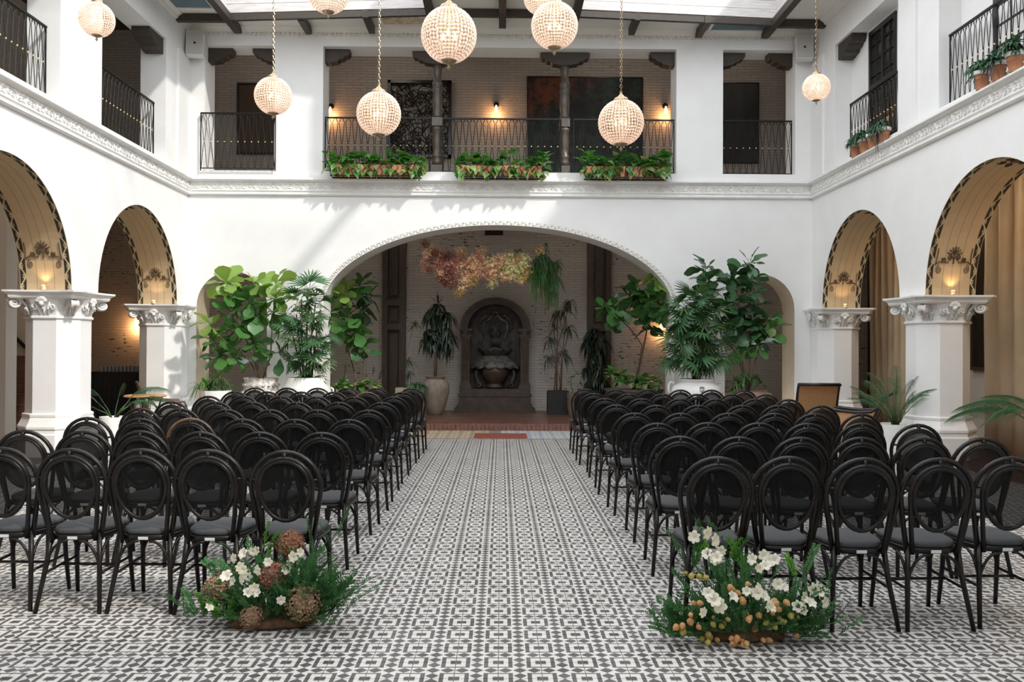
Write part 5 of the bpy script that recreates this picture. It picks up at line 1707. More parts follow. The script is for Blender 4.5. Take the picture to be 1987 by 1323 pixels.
# ---- black cube planter with thin dracaena -------------------------------------------
D6 = 18.3; a, b = PY(1063, 798, D6 - .22), PY(1104, 760, D6 - .22)
r = thing('marginata_plant', ((a.x + b.x) / 2, D6, .122), 'slender dragon tree with wispy tufts in black cube planter right of the fountain', 'plant')
m_ = MB(); m_.box(a.x, b.x, D6 - .22, D6 + .22, .122, b.z); m_.build('planter', BLACKPOT, r)
m_ = MB(); m_.box(a.x + .02, b.x - .02, D6 - .20, D6 + .20, b.z, b.z + .015); m_.build('soil', SOIL, r)
for (px, py) in ((1068, 660), (1082, 610), (1100, 605), (1075, 640), (1104, 640), (1092, 690), (1065, 695), (1105, 590)):
    t = PY(px, py, D6 + U(-.1, .1)); x0 = (a.x + b.x) / 2 + U(-.08, .08)
    stem(r, [(x0, D6, b.z - .05), (x0 + (t.x - x0) * .2, D6, b.z + (t.z - b.z) * .5), t], .010); rosette(r, TO, t, 1, (0, .01), (1.0, 1.3), name='leaf_tuft')
# ---- dark weeping plant in front of the right pillar ----------------------------------
D7 = 18.55; c = PY(1155, 765, D7)
r = thing('weeping_dracaena', (c.x, D7, .122), 'very dark weeping dracaena before the right wooden pillar', 'plant')
pot(r, [(.16, .122), (.20, .35), (.21, .50)], (c.x, D7, 0), BLACKPOT)
stem(r, [(c.x, D7, .45), PY(1155, 700, D7), PY(1155, 645, D7)], .03)
for (px, py) in ((1155, 642), (1145, 655), (1165, 655), (1140, 672), (1160, 675), (1170, 690), (1150, 695), (1142, 712), (1165, 715), (1155, 730), (1145, 745), (1168, 740), (1158, 755)):
    rosette(r, [TD[0], TD[1]], PY(px, py, D7 + U(-.1, .1)), 1, (0, .01), (.75, .95), name='leaf_tuft')
D75 = 17.9; c = PY(1112, 762, D75)
r = thing('zigzag_plant', (c.x, D75, .122), 'small plant with curling stem in brown pot beside the black cube planter', 'plant')
pot(r, [(.09, .122), (.12, .3), (.13, c.z)], (c.x, D75, 0), BROWNPOT)
stem(r, [PY(1112, 762, D75), PY(1107, 745, D75), PY(1110, 730, D75), PY(1122, 722, D75), PY(1132, 724, D75)], .006, L_PALM)
for (px, py) in ((1108, 752), (1107, 744), (1108, 736), (1112, 729), (1119, 724), (1127, 722)): rosette(r, [POT[0]], PY(px, py, D75), 3, (-.3, .8), (.5, .7))
for (px, py) in ((1126, 740), (1128, 728)): rosette(r, [tuft('fern_tuft', L_OLIVE, 14, .16, .008, .8, 1.2, 34)], PY(px, py + 15, D75), 1, (0, .01), (.8, 1), name='fern_tuft')

# ---- low white planter with ferns, left -------------------------------------------------
D11 = 14.9; a, b = PY(388, 757, D11), PY(448, 757, D11)
r = thing('fern_planter', ((a.x + b.x) / 2, D11, 0), 'round white planter full of grassy ferns below the narrow left archway', 'plant')
cx = (a.x + b.x) / 2; rr_ = (b.x - a.x) / 2
pot(r, [(rr_ * .75, 0), (rr_ * .95, .3), (rr_, a.z - .03), (rr_, a.z)], (cx, D11, 0), CERW)
FG = [tuft('fern_tuft', L_FERN, 34, .34, .007, .8, 1.2, 41), tuft('fern_tuft', L_PALML, 34, .36, .006, 1.1, 1.0, 42), tuft('fern_tuft', L_SPRIGL, 30, .24, .012, .8, 1.0, 43)]
for (px, py, k) in ((395, 748, 2), (405, 742, 2), (415, 738, 0), (425, 735, 0), (430, 742, 1), (440, 748, 1), (418, 748, 1), (405, 750, 0), (388, 752, 1)):
    rosette(r, [FG[k]], PY(px, py, D11 + U(-.15, .1)), 1, (0, .01), (.9, 1.25), name='fern_tuft')

# ---- feather palms ----------------------------------------------------------------------
PIN = [pinnate('frond', L_PALM, .75, 17, .17, .0050, .9), pinnate('frond', L_PALML, .60, 15, .15, .0048, .5), pinnate('frond', L_PALM, .85, 18, .27, .0065, 1.4, .9)]
def feather(label, px, pyrim, d, prof, fronds, mpot=CERW):
    c = PY(px, pyrim, d); root = thing('feather_palm', (c.x, d, 0), label, 'plant')
    pot(root, [(r_, z * c.z) for r_, z in prof], (c.x, d, 0), mpot)
    for (bx, bz, az, el, L, k) in fronds:
        dv = Vector((cos(az) * cos(el), sin(az) * cos(el), sin(el)))
        base = Vector((c.x + bx, d + U(-.03, .03), c.z - .03)); st = base + dv * bz
        stem(root, [base, base.lerp(st, .5) + Vector((0, 0, .02)), st], .007, L_PALML, 'stalk')
        inst('frond', PIN[k], root, aim(st, dv, U(-.3, .3), L))
    return root
feather('feathery palm in white cylinder pot at the foot of the nearer right column', 1738, 822, 11.95, [(.20, 0), (.22, .5), (.23, 1)],
        [(U(-.06, .06), U(.18, .46), pi * .1 + i * 2.4, U(.75, 1.4), U(.55, .85), i % 2) for i in range(24)])
feather('low arching palm in white pot behind the left block, beside the nearer left column', 221, 808, 12.9, [(.17, 0), (.19, .5), (.20, 1)], [
    (-.03, .32, pi + .1, .85, .75, 2), (-.02, .30, pi - .3, .95, .80, 2), (.02, .25, .1, .80, .75, 2), (.03, .28, -.4, .70, .70, 2), (0, .30, .6, .9, .7, 0), (-.02, .25, pi + .7, .6, .6, 2), (.04, .30, -.1, 1.0, .75, 2), (0, .3, 1.5, 1.2, .5, 1)])
fp = PX(1990, 800, 6.15)
feather('drooping palm at the right edge beside the curtain', 2050, 845, 10.2, [(.19, 0), (.22, .5), (.23, 1)], [
    (-.03, .35, pi - .1, .80, 1.0, 2), (-.03, .35, pi + .3, .70, 1.0, 2), (-.03, .35, pi - .5, .65, 1.0, 2), (0, .3, pi + .8, .8, .9, 2), (0, .3, pi - .9, 1.0, .8, 2)])

# ---- planter boxes with pothos ----------------------------------------------------------
GR = 'terracotta planter boxes on the balcony ledge'
for (x0, x1, wh, side) in ((645, 815, 'left', -1), (893, 1052, 'middle', 0), (1136, 1292, 'right', 1)):
    a, b = PY(x0, 342, 16.0), PY(x1, 342, 16.0); z0 = a.z + .0; z0 = 4.665; z1 = z0 + .20
    root = thing('planter_box', ((a.x + b.x) / 2, 16.0, z0 - .02), 'terracotta box of trailing green pothos on the ledge, %s of the three' % wh, 'planter', GR)
    mid = (a.x + b.x) / 2
    for (xa, xb) in ((a.x, mid - .01), (mid + .01, b.x)):
        m_ = MB(); m_.prism([(xa + .03, z0), (xb - .03, z0), (xb, z1), (xa, z1)], (0, 15.90, 0), (1, 0, 0), (0, 0, 1), (0, .20, 0)); fixn(m_.build('trough', TERRA, root))
    m_ = MB(); m_.box(a.x - .02, b.x + .02, 15.87, 15.89, z0 - .018, z0 + .005); m_.box(a.x - .02, b.x + .02, 16.10, 16.12, z0 - .018, z0 + .005)
    n = int((b.x - a.x) / .10)
    for i in range(n + 1):
        x = a.x + (b.x - a.x) * i / n; s = 1 if i % 2 else -1
        m_.tube([(x, 15.885, z0), (x + s * .03, 15.88, z0 + .08), (x - s * .02, 15.88, z0 + .15), (x + s * .02, 15.885, z0 + .20)], .006, 4)
        m_.box(x - .006, x + .006, 15.88, 16.12, z0 - .018, z0 - .008)
    m_.build('iron_rack', IRON, root)
    nl = 270
    for i in range(nl):
        t = U(0, 1); x = a.x - .10 + (b.x - a.x + .20) * t
        if i % 4 == 0: p_ = Vector((x, 15.87, z1 - U(.0, .17))); e = (-1.0, -.2)
        else: p_ = Vector((x, 16.0 + U(-.13, .10), z1 + U(-.02, .27) * (.75 + .25 * sin(x * 9)))); e = (-.3, .9)
        d = rdir(e[0], e[1], -pi, 0 if i % 3 else pi)
        kk = 2 if (p_.z < z1 + .02 and U(0, 1) < .55) or U(0, 1) < .06 else 0
        inst('leaf', POT[kk], root, aim(p_, d, U(-.5, .5), U(1.0, 1.65)))

# ---- terracotta pots on the right gallery ledge ------------------------------------------
TR = [tuft('trailing_tuft', L_SUCC, 40, .17, .010, 1.4, 1.1, 51), tuft('trailing_tuft', L_PURP, 24, .20, .008, 2.2, .8, 52), tuft('trailing_tuft', L_SUCC, 40, .15, .011, .9, 1.2, 53)]
pots = [(1660, 300, 'furthest of the four pots by the black double door'), (1677, 290, 'second furthest pot by the black double door'), (1694, 277, 'second nearest pot by the black double door'), (1715, 264, 'nearest of the four pots by the black double door'),
        (1905, 168, 'furthest pot of the group at the top right edge'), (1937, 148, 'middle pot of the group at the top right edge'), (1970, 130, 'nearest pot of the group at the top right edge')]
for i, (px, py, wh) in enumerate(pots):
    q = PX(px, py, 5.78); z = 4.645
    root = thing('potted_trailer', (5.78, q.y, z), 'terracotta pot of trailing succulents, ' + wh, 'pot plant', 'terracotta pots on the right gallery ledge')
    s = 1.0
    pot(root, [(.062, z), (.088, z + .17), (.10, z + .172)], (5.78, q.y, 0), TERRA, 18)
    m_ = MB(); m_.lathe([(.100, z + .172), (.106, z + .175), (.108, z + .22), (.095, z + .222), (.093, z + .19)], (5.78, q.y, 0), 18, cap=False); m_.build('white_rim', CERW, root, True)
    for k in range(5): rosette(root, [TR[0], TR[2]], Vector((5.76 + U(-.08, .03), q.y + U(-.09, .09), z + .26)), 1, (0, .01), (1.0, 1.4), .01, name='trailing_tuft')
    if i in (3, 5): rosette(root, [TR[1]], Vector((5.72, q.y, z + .22)), 1, (0, .01), (1, 1.2), .01, name='trailing_tuft')
m_ = MB()

# ================================================================== FLOWER ARRANGEMENTS
def hydrangea(name, m, seed):
    r = random.Random(seed); mb = MB(); N = 130
    for i in range(N):
        z = 1 - 1.75 * (i + .5) / N; a = i * 2.39996; q = sqrt(max(0, 1 - z * z))
        n_ = Vector((q * cos(a), q * sin(a), z)) * r.uniform(.86, 1.06)
        e1 = n_.orthogonal().normalized(); e2 = n_.cross(e1).normalized(); e1, e2 = e1 * cos(i) + e2 * sin(i), e2 * cos(i) - e1 * sin(i)
        for k in range(4):
            d = e1 * cos(k * pi / 2) + e2 * sin(k * pi / 2); s_ = n_.cross(d).normalized(); h = r.uniform(.02, .20)
            mb.add([n_, n_ + d * .13 + s_ * .09 + n_ * h, n_ + d * .21 + n_ * (h + .03), n_ + d * .13 - s_ * .09 + n_ * h], [(0, 1, 2, 3)])
    mb.ball((0, 0, -.05), .74, 10, 7)
    return mb.mesh(name, m)


HYD = [hydrangea('hydrangea_head', PET_HY, 1), hydrangea('hydrangea_head', PET_HYP, 2), hydrangea('hydrangea_head', PET_HYG, 3)]


def lily():
    mb = MB()
    for k in range(6):
        a = k * pi / 3 + .1; d = Vector((cos(a), sin(a), 0)); s_ = Vector((-sin(a), cos(a), 0)); wd = .44 if k % 2 else .30
        vs = []
        for t, w_, z in ((0, .15, 0), (.3, .5, .42), (.65, 1, .62), (.9, .75, .60), (1.05, .1, .52)):
            p_ = d * t + Vector((0, 0, z)); vs += [p_ - s_ * wd * w_ , p_ + Vector((0, 0, -.05)), p_ + s_ * wd * w_]
        f = []
        for i in range(4): f += [(3 * i, 3 * i + 1, 3 * i + 4, 3 * i + 3), (3 * i + 1, 3 * i + 2, 3 * i + 5, 3 * i + 4)]
        mb.add(vs, f)
    return mb.mesh('white_flower', PET_W, True)


LILY = lily()


def sprig(name, m, n=13, L=.20, lf=.032, W=.012, seed=1, droop=.2):
    r = random.Random(seed); mb = MB(); pts = [Vector((0, L * i / 6, -droop * L * (i / 6) ** 2)) for i in range(7)]
    mb.tube(pts, .0022, 3)
    for k in range(n):
        t = .15 + .85 * k / (n - 1); x = t * 6; i = min(5, int(x)); p_ = pts[i].lerp(pts[i + 1], x - i)
        for s in (-1, 1):
            d = Vector((s * .8, .6, r.uniform(-.4, .5))).normalized(); sd = d.cross(Vector((0, 0, 1))).normalized(); l_ = lf * r.uniform(.7, 1.1)
            mb.add([p_, p_ + d * l_ * .5 - sd * W * .5, p_ + d * l_, p_ + d * l_ * .5 + sd * W * .5], [(0, 1, 2, 3)])
    return mb.mesh(name, m)


SPR = [sprig('foliage_sprig', L_SPRIG, 13, .20, .034, .014, 1), sprig('foliage_sprig', L_SPRIG, 15, .24, .040, .020, 2), sprig('foliage_sprig', L_SPRIGL, 12, .16, .036, .020, 3), sprig('foliage_sprig', L_SPRIG, 18, .26, .022, .007, 4)]


def pod():
    mb = MB()
    mb.lathe([(.001, 0), (.5, .18), (.72, .6), (.62, 1.1), (.3, 1.5), (.001, 1.75)], (0, 0, 0), 10, cap=False, fn=lambda a, z: 1 + .10 * cos(5 * a))
    return mb


PODO = pod().mesh('seed_pod', POD_O, True); PODY = pod().mesh('seed_pod', POD_Y, True)


def arr_pt(px, py, d): return PY(px, py, d)


# left arrangement, standing on the floor about 4.45 m away
DA = 4.45
cA = PZ(520, 1228, 0); DA = cA.y
root = thing('floor_arrangement', (cA.x, DA + .12, 0), 'low arrangement of brown hydrangeas, white blooms and ferny greenery, aisle left', 'flowers')
m_ = MB(); rr_ = random.Random(4)
m_.lathe([(.001, 0), (.20, 0), (.24, .02), (.21, .05), (.001, .07)], (cA.x - .02, DA + .14, 0), 26, sy=.5, fn=lambda a, z: 1 + .06 * sin(7 * a) + .04 * sin(13 * a + 1), cap=False)
m_.build('moss_base', FOAM, root)
core = Vector((cA.x, DA + .14, .12))
for (px, py, r_, k, dd) in ((563, 1057, 26, 2, .14), (530, 1118, 26, 1, -.02), (424, 1140, 27, 0, .0), (436, 1115, 18, 0, .10), (590, 1168, 33, 0, -.06), (488, 1196, 22, 0, -.06), (462, 1188, 15, 0, 0), (510, 1190, 16, 0, .0)):
    d = DA + .10 + dd; q = arr_pt(px, py, d); q.z = max(q.z, .05); R_ = r_ / FPX * d
    o = inst('hydrangea_head', HYD[k], root, Matrix.Translation(q) @ Matrix.Rotation(U(.6, 1.1), 4, 'X') @ Matrix.Scale(R_ * .92, 4))
    if k == 1: o['label'] = 'dusty pink head'
    m_ = MB(); m_.tube([core + Vector((0, 0, -.08)), core.lerp(q, .6) + Vector((0, 0, .01)), q], .004, 4); m_.build('flower_stem', L_SPRIG, root)
for (px, py, s, dd) in ((475, 1075, 1, 0), (458, 1082, .9, .05), (463, 1098, .9, 0), (492, 1068, .8, .05), (470, 1103, .9, -.05), (500, 1068, .8, .1), (505, 1105, .95, -.05), (572, 1080, 1, 0), (580, 1072, .8, .03), (441, 1120, 1.1, -.08),
                        (475, 1122, 1, -.05), (484, 1118, .8, 0), (492, 1138, .9, -.06), (480, 1152, .9, -.06), (502, 1152, .8, -.08), (545, 1163, .8, -.08), (553, 1105, .9, .02), (405, 1180, .8, -.05), (520, 1090, .8, .03), (455, 1128, .8, 0)):
    d = DA + .02 + dd; q = arr_pt(px, py, d); q.z = max(q.z, .03)
    inst('white_flower', LILY, root, aim(q, rdir(-.2, .9, -pi * .8, -pi * .2), U(0, 3)) @ Matrix.Rotation(-pi / 2, 4, 'X') @ Matrix.Scale(.031 * s, 4))
FRONT = 0.0
def greenery(n, cx, cz, rx, ry, rz, kinds, out=1.0, sc=(.8, 1.2), el=(-.2, 1.2)):
    for i in range(n):
        a = U(0, 2 * pi); e = U(-.1, 1.2)
        off = Vector((cos(a) * rx * U(.2, 1), sin(a) * ry * U(.2, 1), sin(e) * rz * U(.0, 1)))
        p_ = Vector((cx, 0, cz)) + off; p_.y = DCUR + abs(off.y) * .8 + FRONT; p_.z = max(p_.z, .015)
        d = (off * out + Vector((0, 0, .12)) + rdir(-.5, 1) * .1); d.z = max(d.z, -.02 if p_.z < .08 else -.3)
        inst('foliage_sprig', random.choice(kinds), root, aim(p_, d, U(-1, 1), U(*sc)))
DCUR = DA + .05
greenery(95, cA.x + .02, .05, .30, .16, .27, SPR[:2] + [SPR[3]], sc=(.6, .95))
greenery(60, cA.x, .04, .24, .02, .16, SPR[:2], sc=(.45, .7))
q = arr_pt(625, 1130, DA + .2); greenery(80, q.x - .02, q.z - .1, .15, .10, .20, [SPR[3], SPR[0], SPR[1]], sc=(.5, .85)); 
q = arr_pt(640, 1180, DA + .1); greenery(24, q.x - .03, .05, .14, .1, .14, [SPR[3]])
q = arr_pt(405, 1195, DA + .1); greenery(26, q.x, .04, .14, .08, .07, [SPR[2], SPR[0]], sc=(.6, .9))
q = arr_pt(590, 1220, DA + .0); greenery(18, q.x, .03, .09, .04, .07, [SPR[2]], sc=(.6, .8))
for (px, py) in ((512, 1045), (508, 1058), (515, 1068), (522, 1080), (640, 1050), (655, 1040), (648, 1065), (605, 1075), (598, 1090), (615, 1070)):
    q = arr_pt(px, py + 12, DA + .18); inst('foliage_sprig', SPR[2] if px < 530 else SPR[3], root, aim(q, Vector((U(-.3, .5), U(-.2, .2), 1)), U(-1, 1), U(.6, .9)))

# right arrangement
cB = PZ(1452, 1255, 0); DA = cB.y
root = thing('floor_arrangement', (cB.x, DA + .14, 0), 'low arrangement of orange seed pods, white blooms and dark greenery, aisle right', 'flowers')
m_ = MB(); m_.lathe([(.001, 0), (.22, 0), (.25, .02), (.21, .05), (.001, .07)], (cB.x, DA + .16, 0), 26, sy=.5, fn=lambda a, z: 1 + .06 * sin(7 * a), cap=False)
m_.build('moss_base', FOAM, root)
DCUR = DA + .04
greenery(105, cB.x + .0, .05, .33, .16, .27, SPR[:2], sc=(.6, .95))
greenery(110, cB.x + .02, .05, .28, .02, .22, [SPR[0], SPR[1]], sc=(.45, .7))
q = arr_pt(1300, 1182, DA + .1); greenery(18, q.x + .05, .04, .13, .06, .05, [SPR[0]], sc=(.7, 1.0))
q = arr_pt(1570, 1225, DA + .1); greenery(30, q.x, .05, .13, .08, .14, [SPR[0], SPR[3]], sc=(.7, 1.0))
for (px, py) in ((1412, 1058), (1415, 1075), (1420, 1088), (1432, 1082), (1440, 1095), (1360, 1060), (1375, 1075), (1330, 1085), (1345, 1095), (1545, 1110), (1550, 1125), (1560, 1105), (1355, 1075)):
    q = arr_pt(px, py + 14, DA + .2); inst('foliage_sprig', random.choice([SPR[2], SPR[1]]), root, aim(q, Vector((U(-.4, .4), U(-.2, .2), 1)), U(-1, 1), U(.6, .9)))
for (px, py, s, dd) in ((1349, 1042, 1.1, .1), (1367, 1032, 1.2, .1), (1382, 1048, 1.2, .08), (1374, 1076, 1, .02), (1400, 1066, .9, .05), (1392, 1084, 1.1, 0), (1385, 1090, .9, 0), (1463, 1086, 1, 0), (1480, 1078, 1, .03), (1486, 1100, 1, -.02), (1504, 1088, 1.1, .02), (1476, 1102, .8, -.02),
                        (1512, 1134, 1, -.03), (1520, 1140, .8, -.03), (1375, 1152, 1, -.08), (1385, 1166, 1.2, -.1), (1400, 1174, 1.3, -.1), (1420, 1160, 1, -.08), (1360, 1186, .9, -.1), (1472, 1150, 1.1, -.08), (1480, 1160, 1.1, -.08), (1487, 1172, 1.1, -.1), (1494, 1180, .9, -.1),
                        (1575, 1142, 1.2, 0), (1590, 1150, 1.1, 0), (1555, 1158, 1.1, -.02), (1570, 1172, 1.1, -.04), (1596, 1168, 1, -.02), (1546, 1176, 1, -.04), (1562, 1182, .9, -.04), (1468, 1142, .9, -.06), (1450, 1148, .8, -.06)):
    d = DA + .02 + dd; q = arr_pt(px, py, d); q.z = max(q.z, .03)
    inst('white_flower', LILY, root, aim(q, rdir(-.2, .9, -pi * .8, -pi * .2), U(0, 3)) @ Matrix.Rotation(-pi / 2, 4, 'X') @ Matrix.Scale(.031 * s, 4))
pods = [(1332, 1112, 1), (1342, 1112, 1), (1352, 1114, 1), (1366, 1120, 1), (1344, 1166, 0), (1352, 1168, 0), (1316, 1212, 0), (1326, 1208, 0), (1328, 1220, 1), (1336, 1200, 0), (1346, 1204, 0), (1340, 1192, 0), (1352, 1212, 0), (1360, 1240, 1), (1370, 1226, 1), (1380, 1230, 1), (1388, 1240, 0), (1374, 1244, 1),
        (1400, 1204, 1), (1408, 1200, 1), (1394, 1212, 1), (1430, 1250, 0), (1424, 1238, 0), (1438, 1242, 0), (1446, 1244, 0), (1440, 1258, 0), (1426, 1260, 0), (1432, 1232, 0), (1420, 1134, 0), (1412, 1140, 0), (1426, 1146, 0), (1436, 1158, 0), (1444, 1168, 0), (1452, 1196, 0), (1460, 1198, 0), (1446, 1188, 0), (1470, 1190, 0), (1455, 1130, 0),
        (1478, 1238, 0), (1486, 1240, 0), (1500, 1160, 0), (1508, 1170, 0), (1520, 1164, 0), (1530, 1168, 0), (1516, 1180, 0), (1498, 1190, 0), (1510, 1196, 0), (1492, 1206, 1), (1500, 1212, 1), (1486, 1214, 0), (1534, 1190, 1), (1544, 1192, 1), (1514, 1206, 1), (1550, 1232, 0), (1470, 1216, 0), (1380, 1206, 1), (1388, 1198, 0)]
for i, (px, py, k) in enumerate(pods):
    d = DA + .0 + U(-.04, .05); q = arr_pt(px, py, d); q.z = max(q.z, .03)
    inst('seed_pod', PODY if k else PODO, root, aim(q, rdir(-.9, .3, -pi, 0), 0) @ Matrix.Rotation(-pi / 2, 4, 'X') @ Matrix.Scale(.021 * U(.8, 1.2), 4))

# ================================================================== HANGING GARLAND
DG = 17.3
g0 = PY(955, 520, DG)
root = thing('hanging_garland', g0, 'floating garland fading from rust and peach blooms to green fern, hung under the arch', 'garland')
spine = [(835, 510), (860, 515), (890, 520), (920, 525), (955, 525), (990, 520), (1020, 522), (1050, 520), (1072, 520)]
m_ = MB(); m_.tube([PY(x, y, DG + .05) for x, y in spine], .014, 6); m_.build('branch', BARK, root)
for x in (900, 1040):
    p_ = PY(x, 522, DG); m_ = MB(); m_.tube([p_, Vector((p_.x, p_.y, 4.42))], .0015, 3); m_.build('hanging_wire', IRON, root)


def bloomclump(name, m, seed, n=46, R=.125, s=.026):
    r = random.Random(seed); mb = MB()
    for i in range(n):
        d = Vector((r.gauss(0, 1), r.gauss(0, 1), r.gauss(0, 1))).normalized(); c = d * R * r.uniform(.4, 1.05)
        e1 = d.orthogonal().normalized(); e2 = d.cross(e1)
        mb.tube([c * .08, c], .002, 3)
        for k in range(5):
            a = k * 2 * pi / 5; v = e1 * cos(a) + e2 * sin(a); w_ = d.cross(v)
            mb.add([c, c + v * s * .6 + w_ * s * .42 + d * s * .3, c + v * s + d * s * .45, c + v * s * .6 - w_ * s * .42 + d * s * .3], [(0, 1, 2, 3)])
    return mb.mesh(name, m)


BL = {k: [bloomclump('bloom_cluster', m, s) for s in (1, 2)] for k, m in (('pink', FL_PINK), ('peach', FL_PEACH), ('cream', FL_CREAM), ('rust', FL_RUST), ('yel', FL_YEL))}
def clumps(lst, kinds, sc=1.0, yr=.15):
    for (px, py) in lst:
        k = random.choice(kinds); q = PY(px, py, DG + U(-yr, yr))
        inst('bloom_cluster', random.choice(BL[k]), root, Matrix.Translation(q) @ Euler((U(0, 6), U(0, 6), U(0, 6))).to_matrix().to_4x4() @ Matrix.Scale(sc * U(.9, 1.25), 4))
clumps([(826, 474), (834, 480), (822, 510), (828, 495), (838, 500), (845, 520), (832, 525), (842, 490), (850, 498), (825, 520), (855, 530)], ['rust', 'peach', 'rust', 'pink'], .8)
clumps([(852, 492), (862, 500), (872, 498), (866, 515), (858, 520), (878, 512), (868, 528), (882, 525), (876, 535), (862, 535), (884, 505), (850, 510)], ['pink', 'rust', 'pink'], 1.0)
clumps([(855, 540), (866, 545), (878, 552), (874, 545)], ['rust'], .9)
clumps([(894, 487), (897, 497), (902, 506), (895, 515), (905, 520), (912, 512), (920, 505), (928, 498), (934, 488), (922, 520), (910, 530), (930, 515), (938, 520), (900, 535), (915, 540), (935, 505), (925, 532), (940, 530)], ['peach', 'peach', 'pink'], 1.0)
clumps([(900, 545), (908, 552), (918, 548), (906, 540), (893, 548), (888, 568), (894, 562), (914, 535)], ['yel', 'peach'], .85)
clumps([(950, 512), (955, 522), (945, 530), (960, 530), (952, 540), (965, 515), (972, 525), (955, 548), (962, 503), (948, 518)], ['peach', 'peach', 'cream'], 1.0)
clumps([(972, 505), (980, 500), (990, 498), (1000, 500), (1012, 502), (1020, 504), (975, 515), (985, 512), (995, 515), (1005, 515), (1015, 515), (980, 525), (990, 528), (1000, 528), (1010, 528), (985, 537), (975, 535), (1008, 540), (1018, 530), (996, 506)], ['cream', 'cream', 'cream', 'peach'], 1.0)
clumps([(1022, 520), (1028, 524), (1018, 540), (1034, 520), (1012, 545), (1042, 488), (1048, 486)], ['peach', 'yel'], .8)
TG = [tuft('fern_tuft', L_PALML, 60, .30, .005, 1.3, .9, 61), tuft('fern_tuft', L_FERN, 60, .30, .005, 1.5, 1.0, 62), tuft('fern_tuft', L_PALM, 60, .34, .006, 1.8, .7, 63)]
for (px, py, s) in ((1040, 505, 1), (1050, 495, 1), (1060, 500, 1), (1070, 510, 1), (1080, 515, .9), (1055, 515, 1), (1065, 525, 1), (1040, 525, 1), (1075, 530, 1), (1030, 540, .8), (1050, 535, 1), (1068, 540, 1), (1058, 480, .7), (1010, 488, .5), (1000, 484, .4), (1078, 545, .9), (1072, 560, .9), (1066, 555, .8), (1074, 575, .7), (1072, 588, .5), (1085, 520, .8), (1057, 470, .35)):
    rosette(root, TG, PY(px, py, DG + U(-.15, .15)), 1, (0, .01), (s * .9, s * 1.15), name='fern_tuft')
for i in range(26):
    x = 1030 + i * 2.0 + U(-1, 1); y1 = 560 + U(-15, 45) if x < 1060 else 590 + U(-20, 22)
    a = PY(x, 518, DG - .12 + U(-.1, .1)); b = PY(x + U(-2, 2), y1, a.y)
    m_ = MB(); m_.tube([a, a.lerp(b, .5) + Vector((U(-.02, .02), 0, 0)), b], [.008, .009, .003], 4); m_.build('hanging_tassel', L_SPRIGL if (i % 3 == 0 and x < 1062) else L_FERN, root)
    me = None
VINE = sprig('hanging_frond', L_FERN, 34, .62, .045, .008, 9, .05)
VINE2 = sprig('hanging_frond', L_PALM, 34, .62, .045, .009, 10, .05)
for i in range(30):
    x = 1040 + U(0, 42); q = PY(x, U(515, 545), DG + U(-.15, .15))
    inst('hanging_frond', random.choice([VINE, VINE2]), root, aim(q, Vector((U(-.08, .12), U(-.1, .1), -1)), U(0, 6), U(.7, 1.15) * (1 if x > 1058 else .7)))
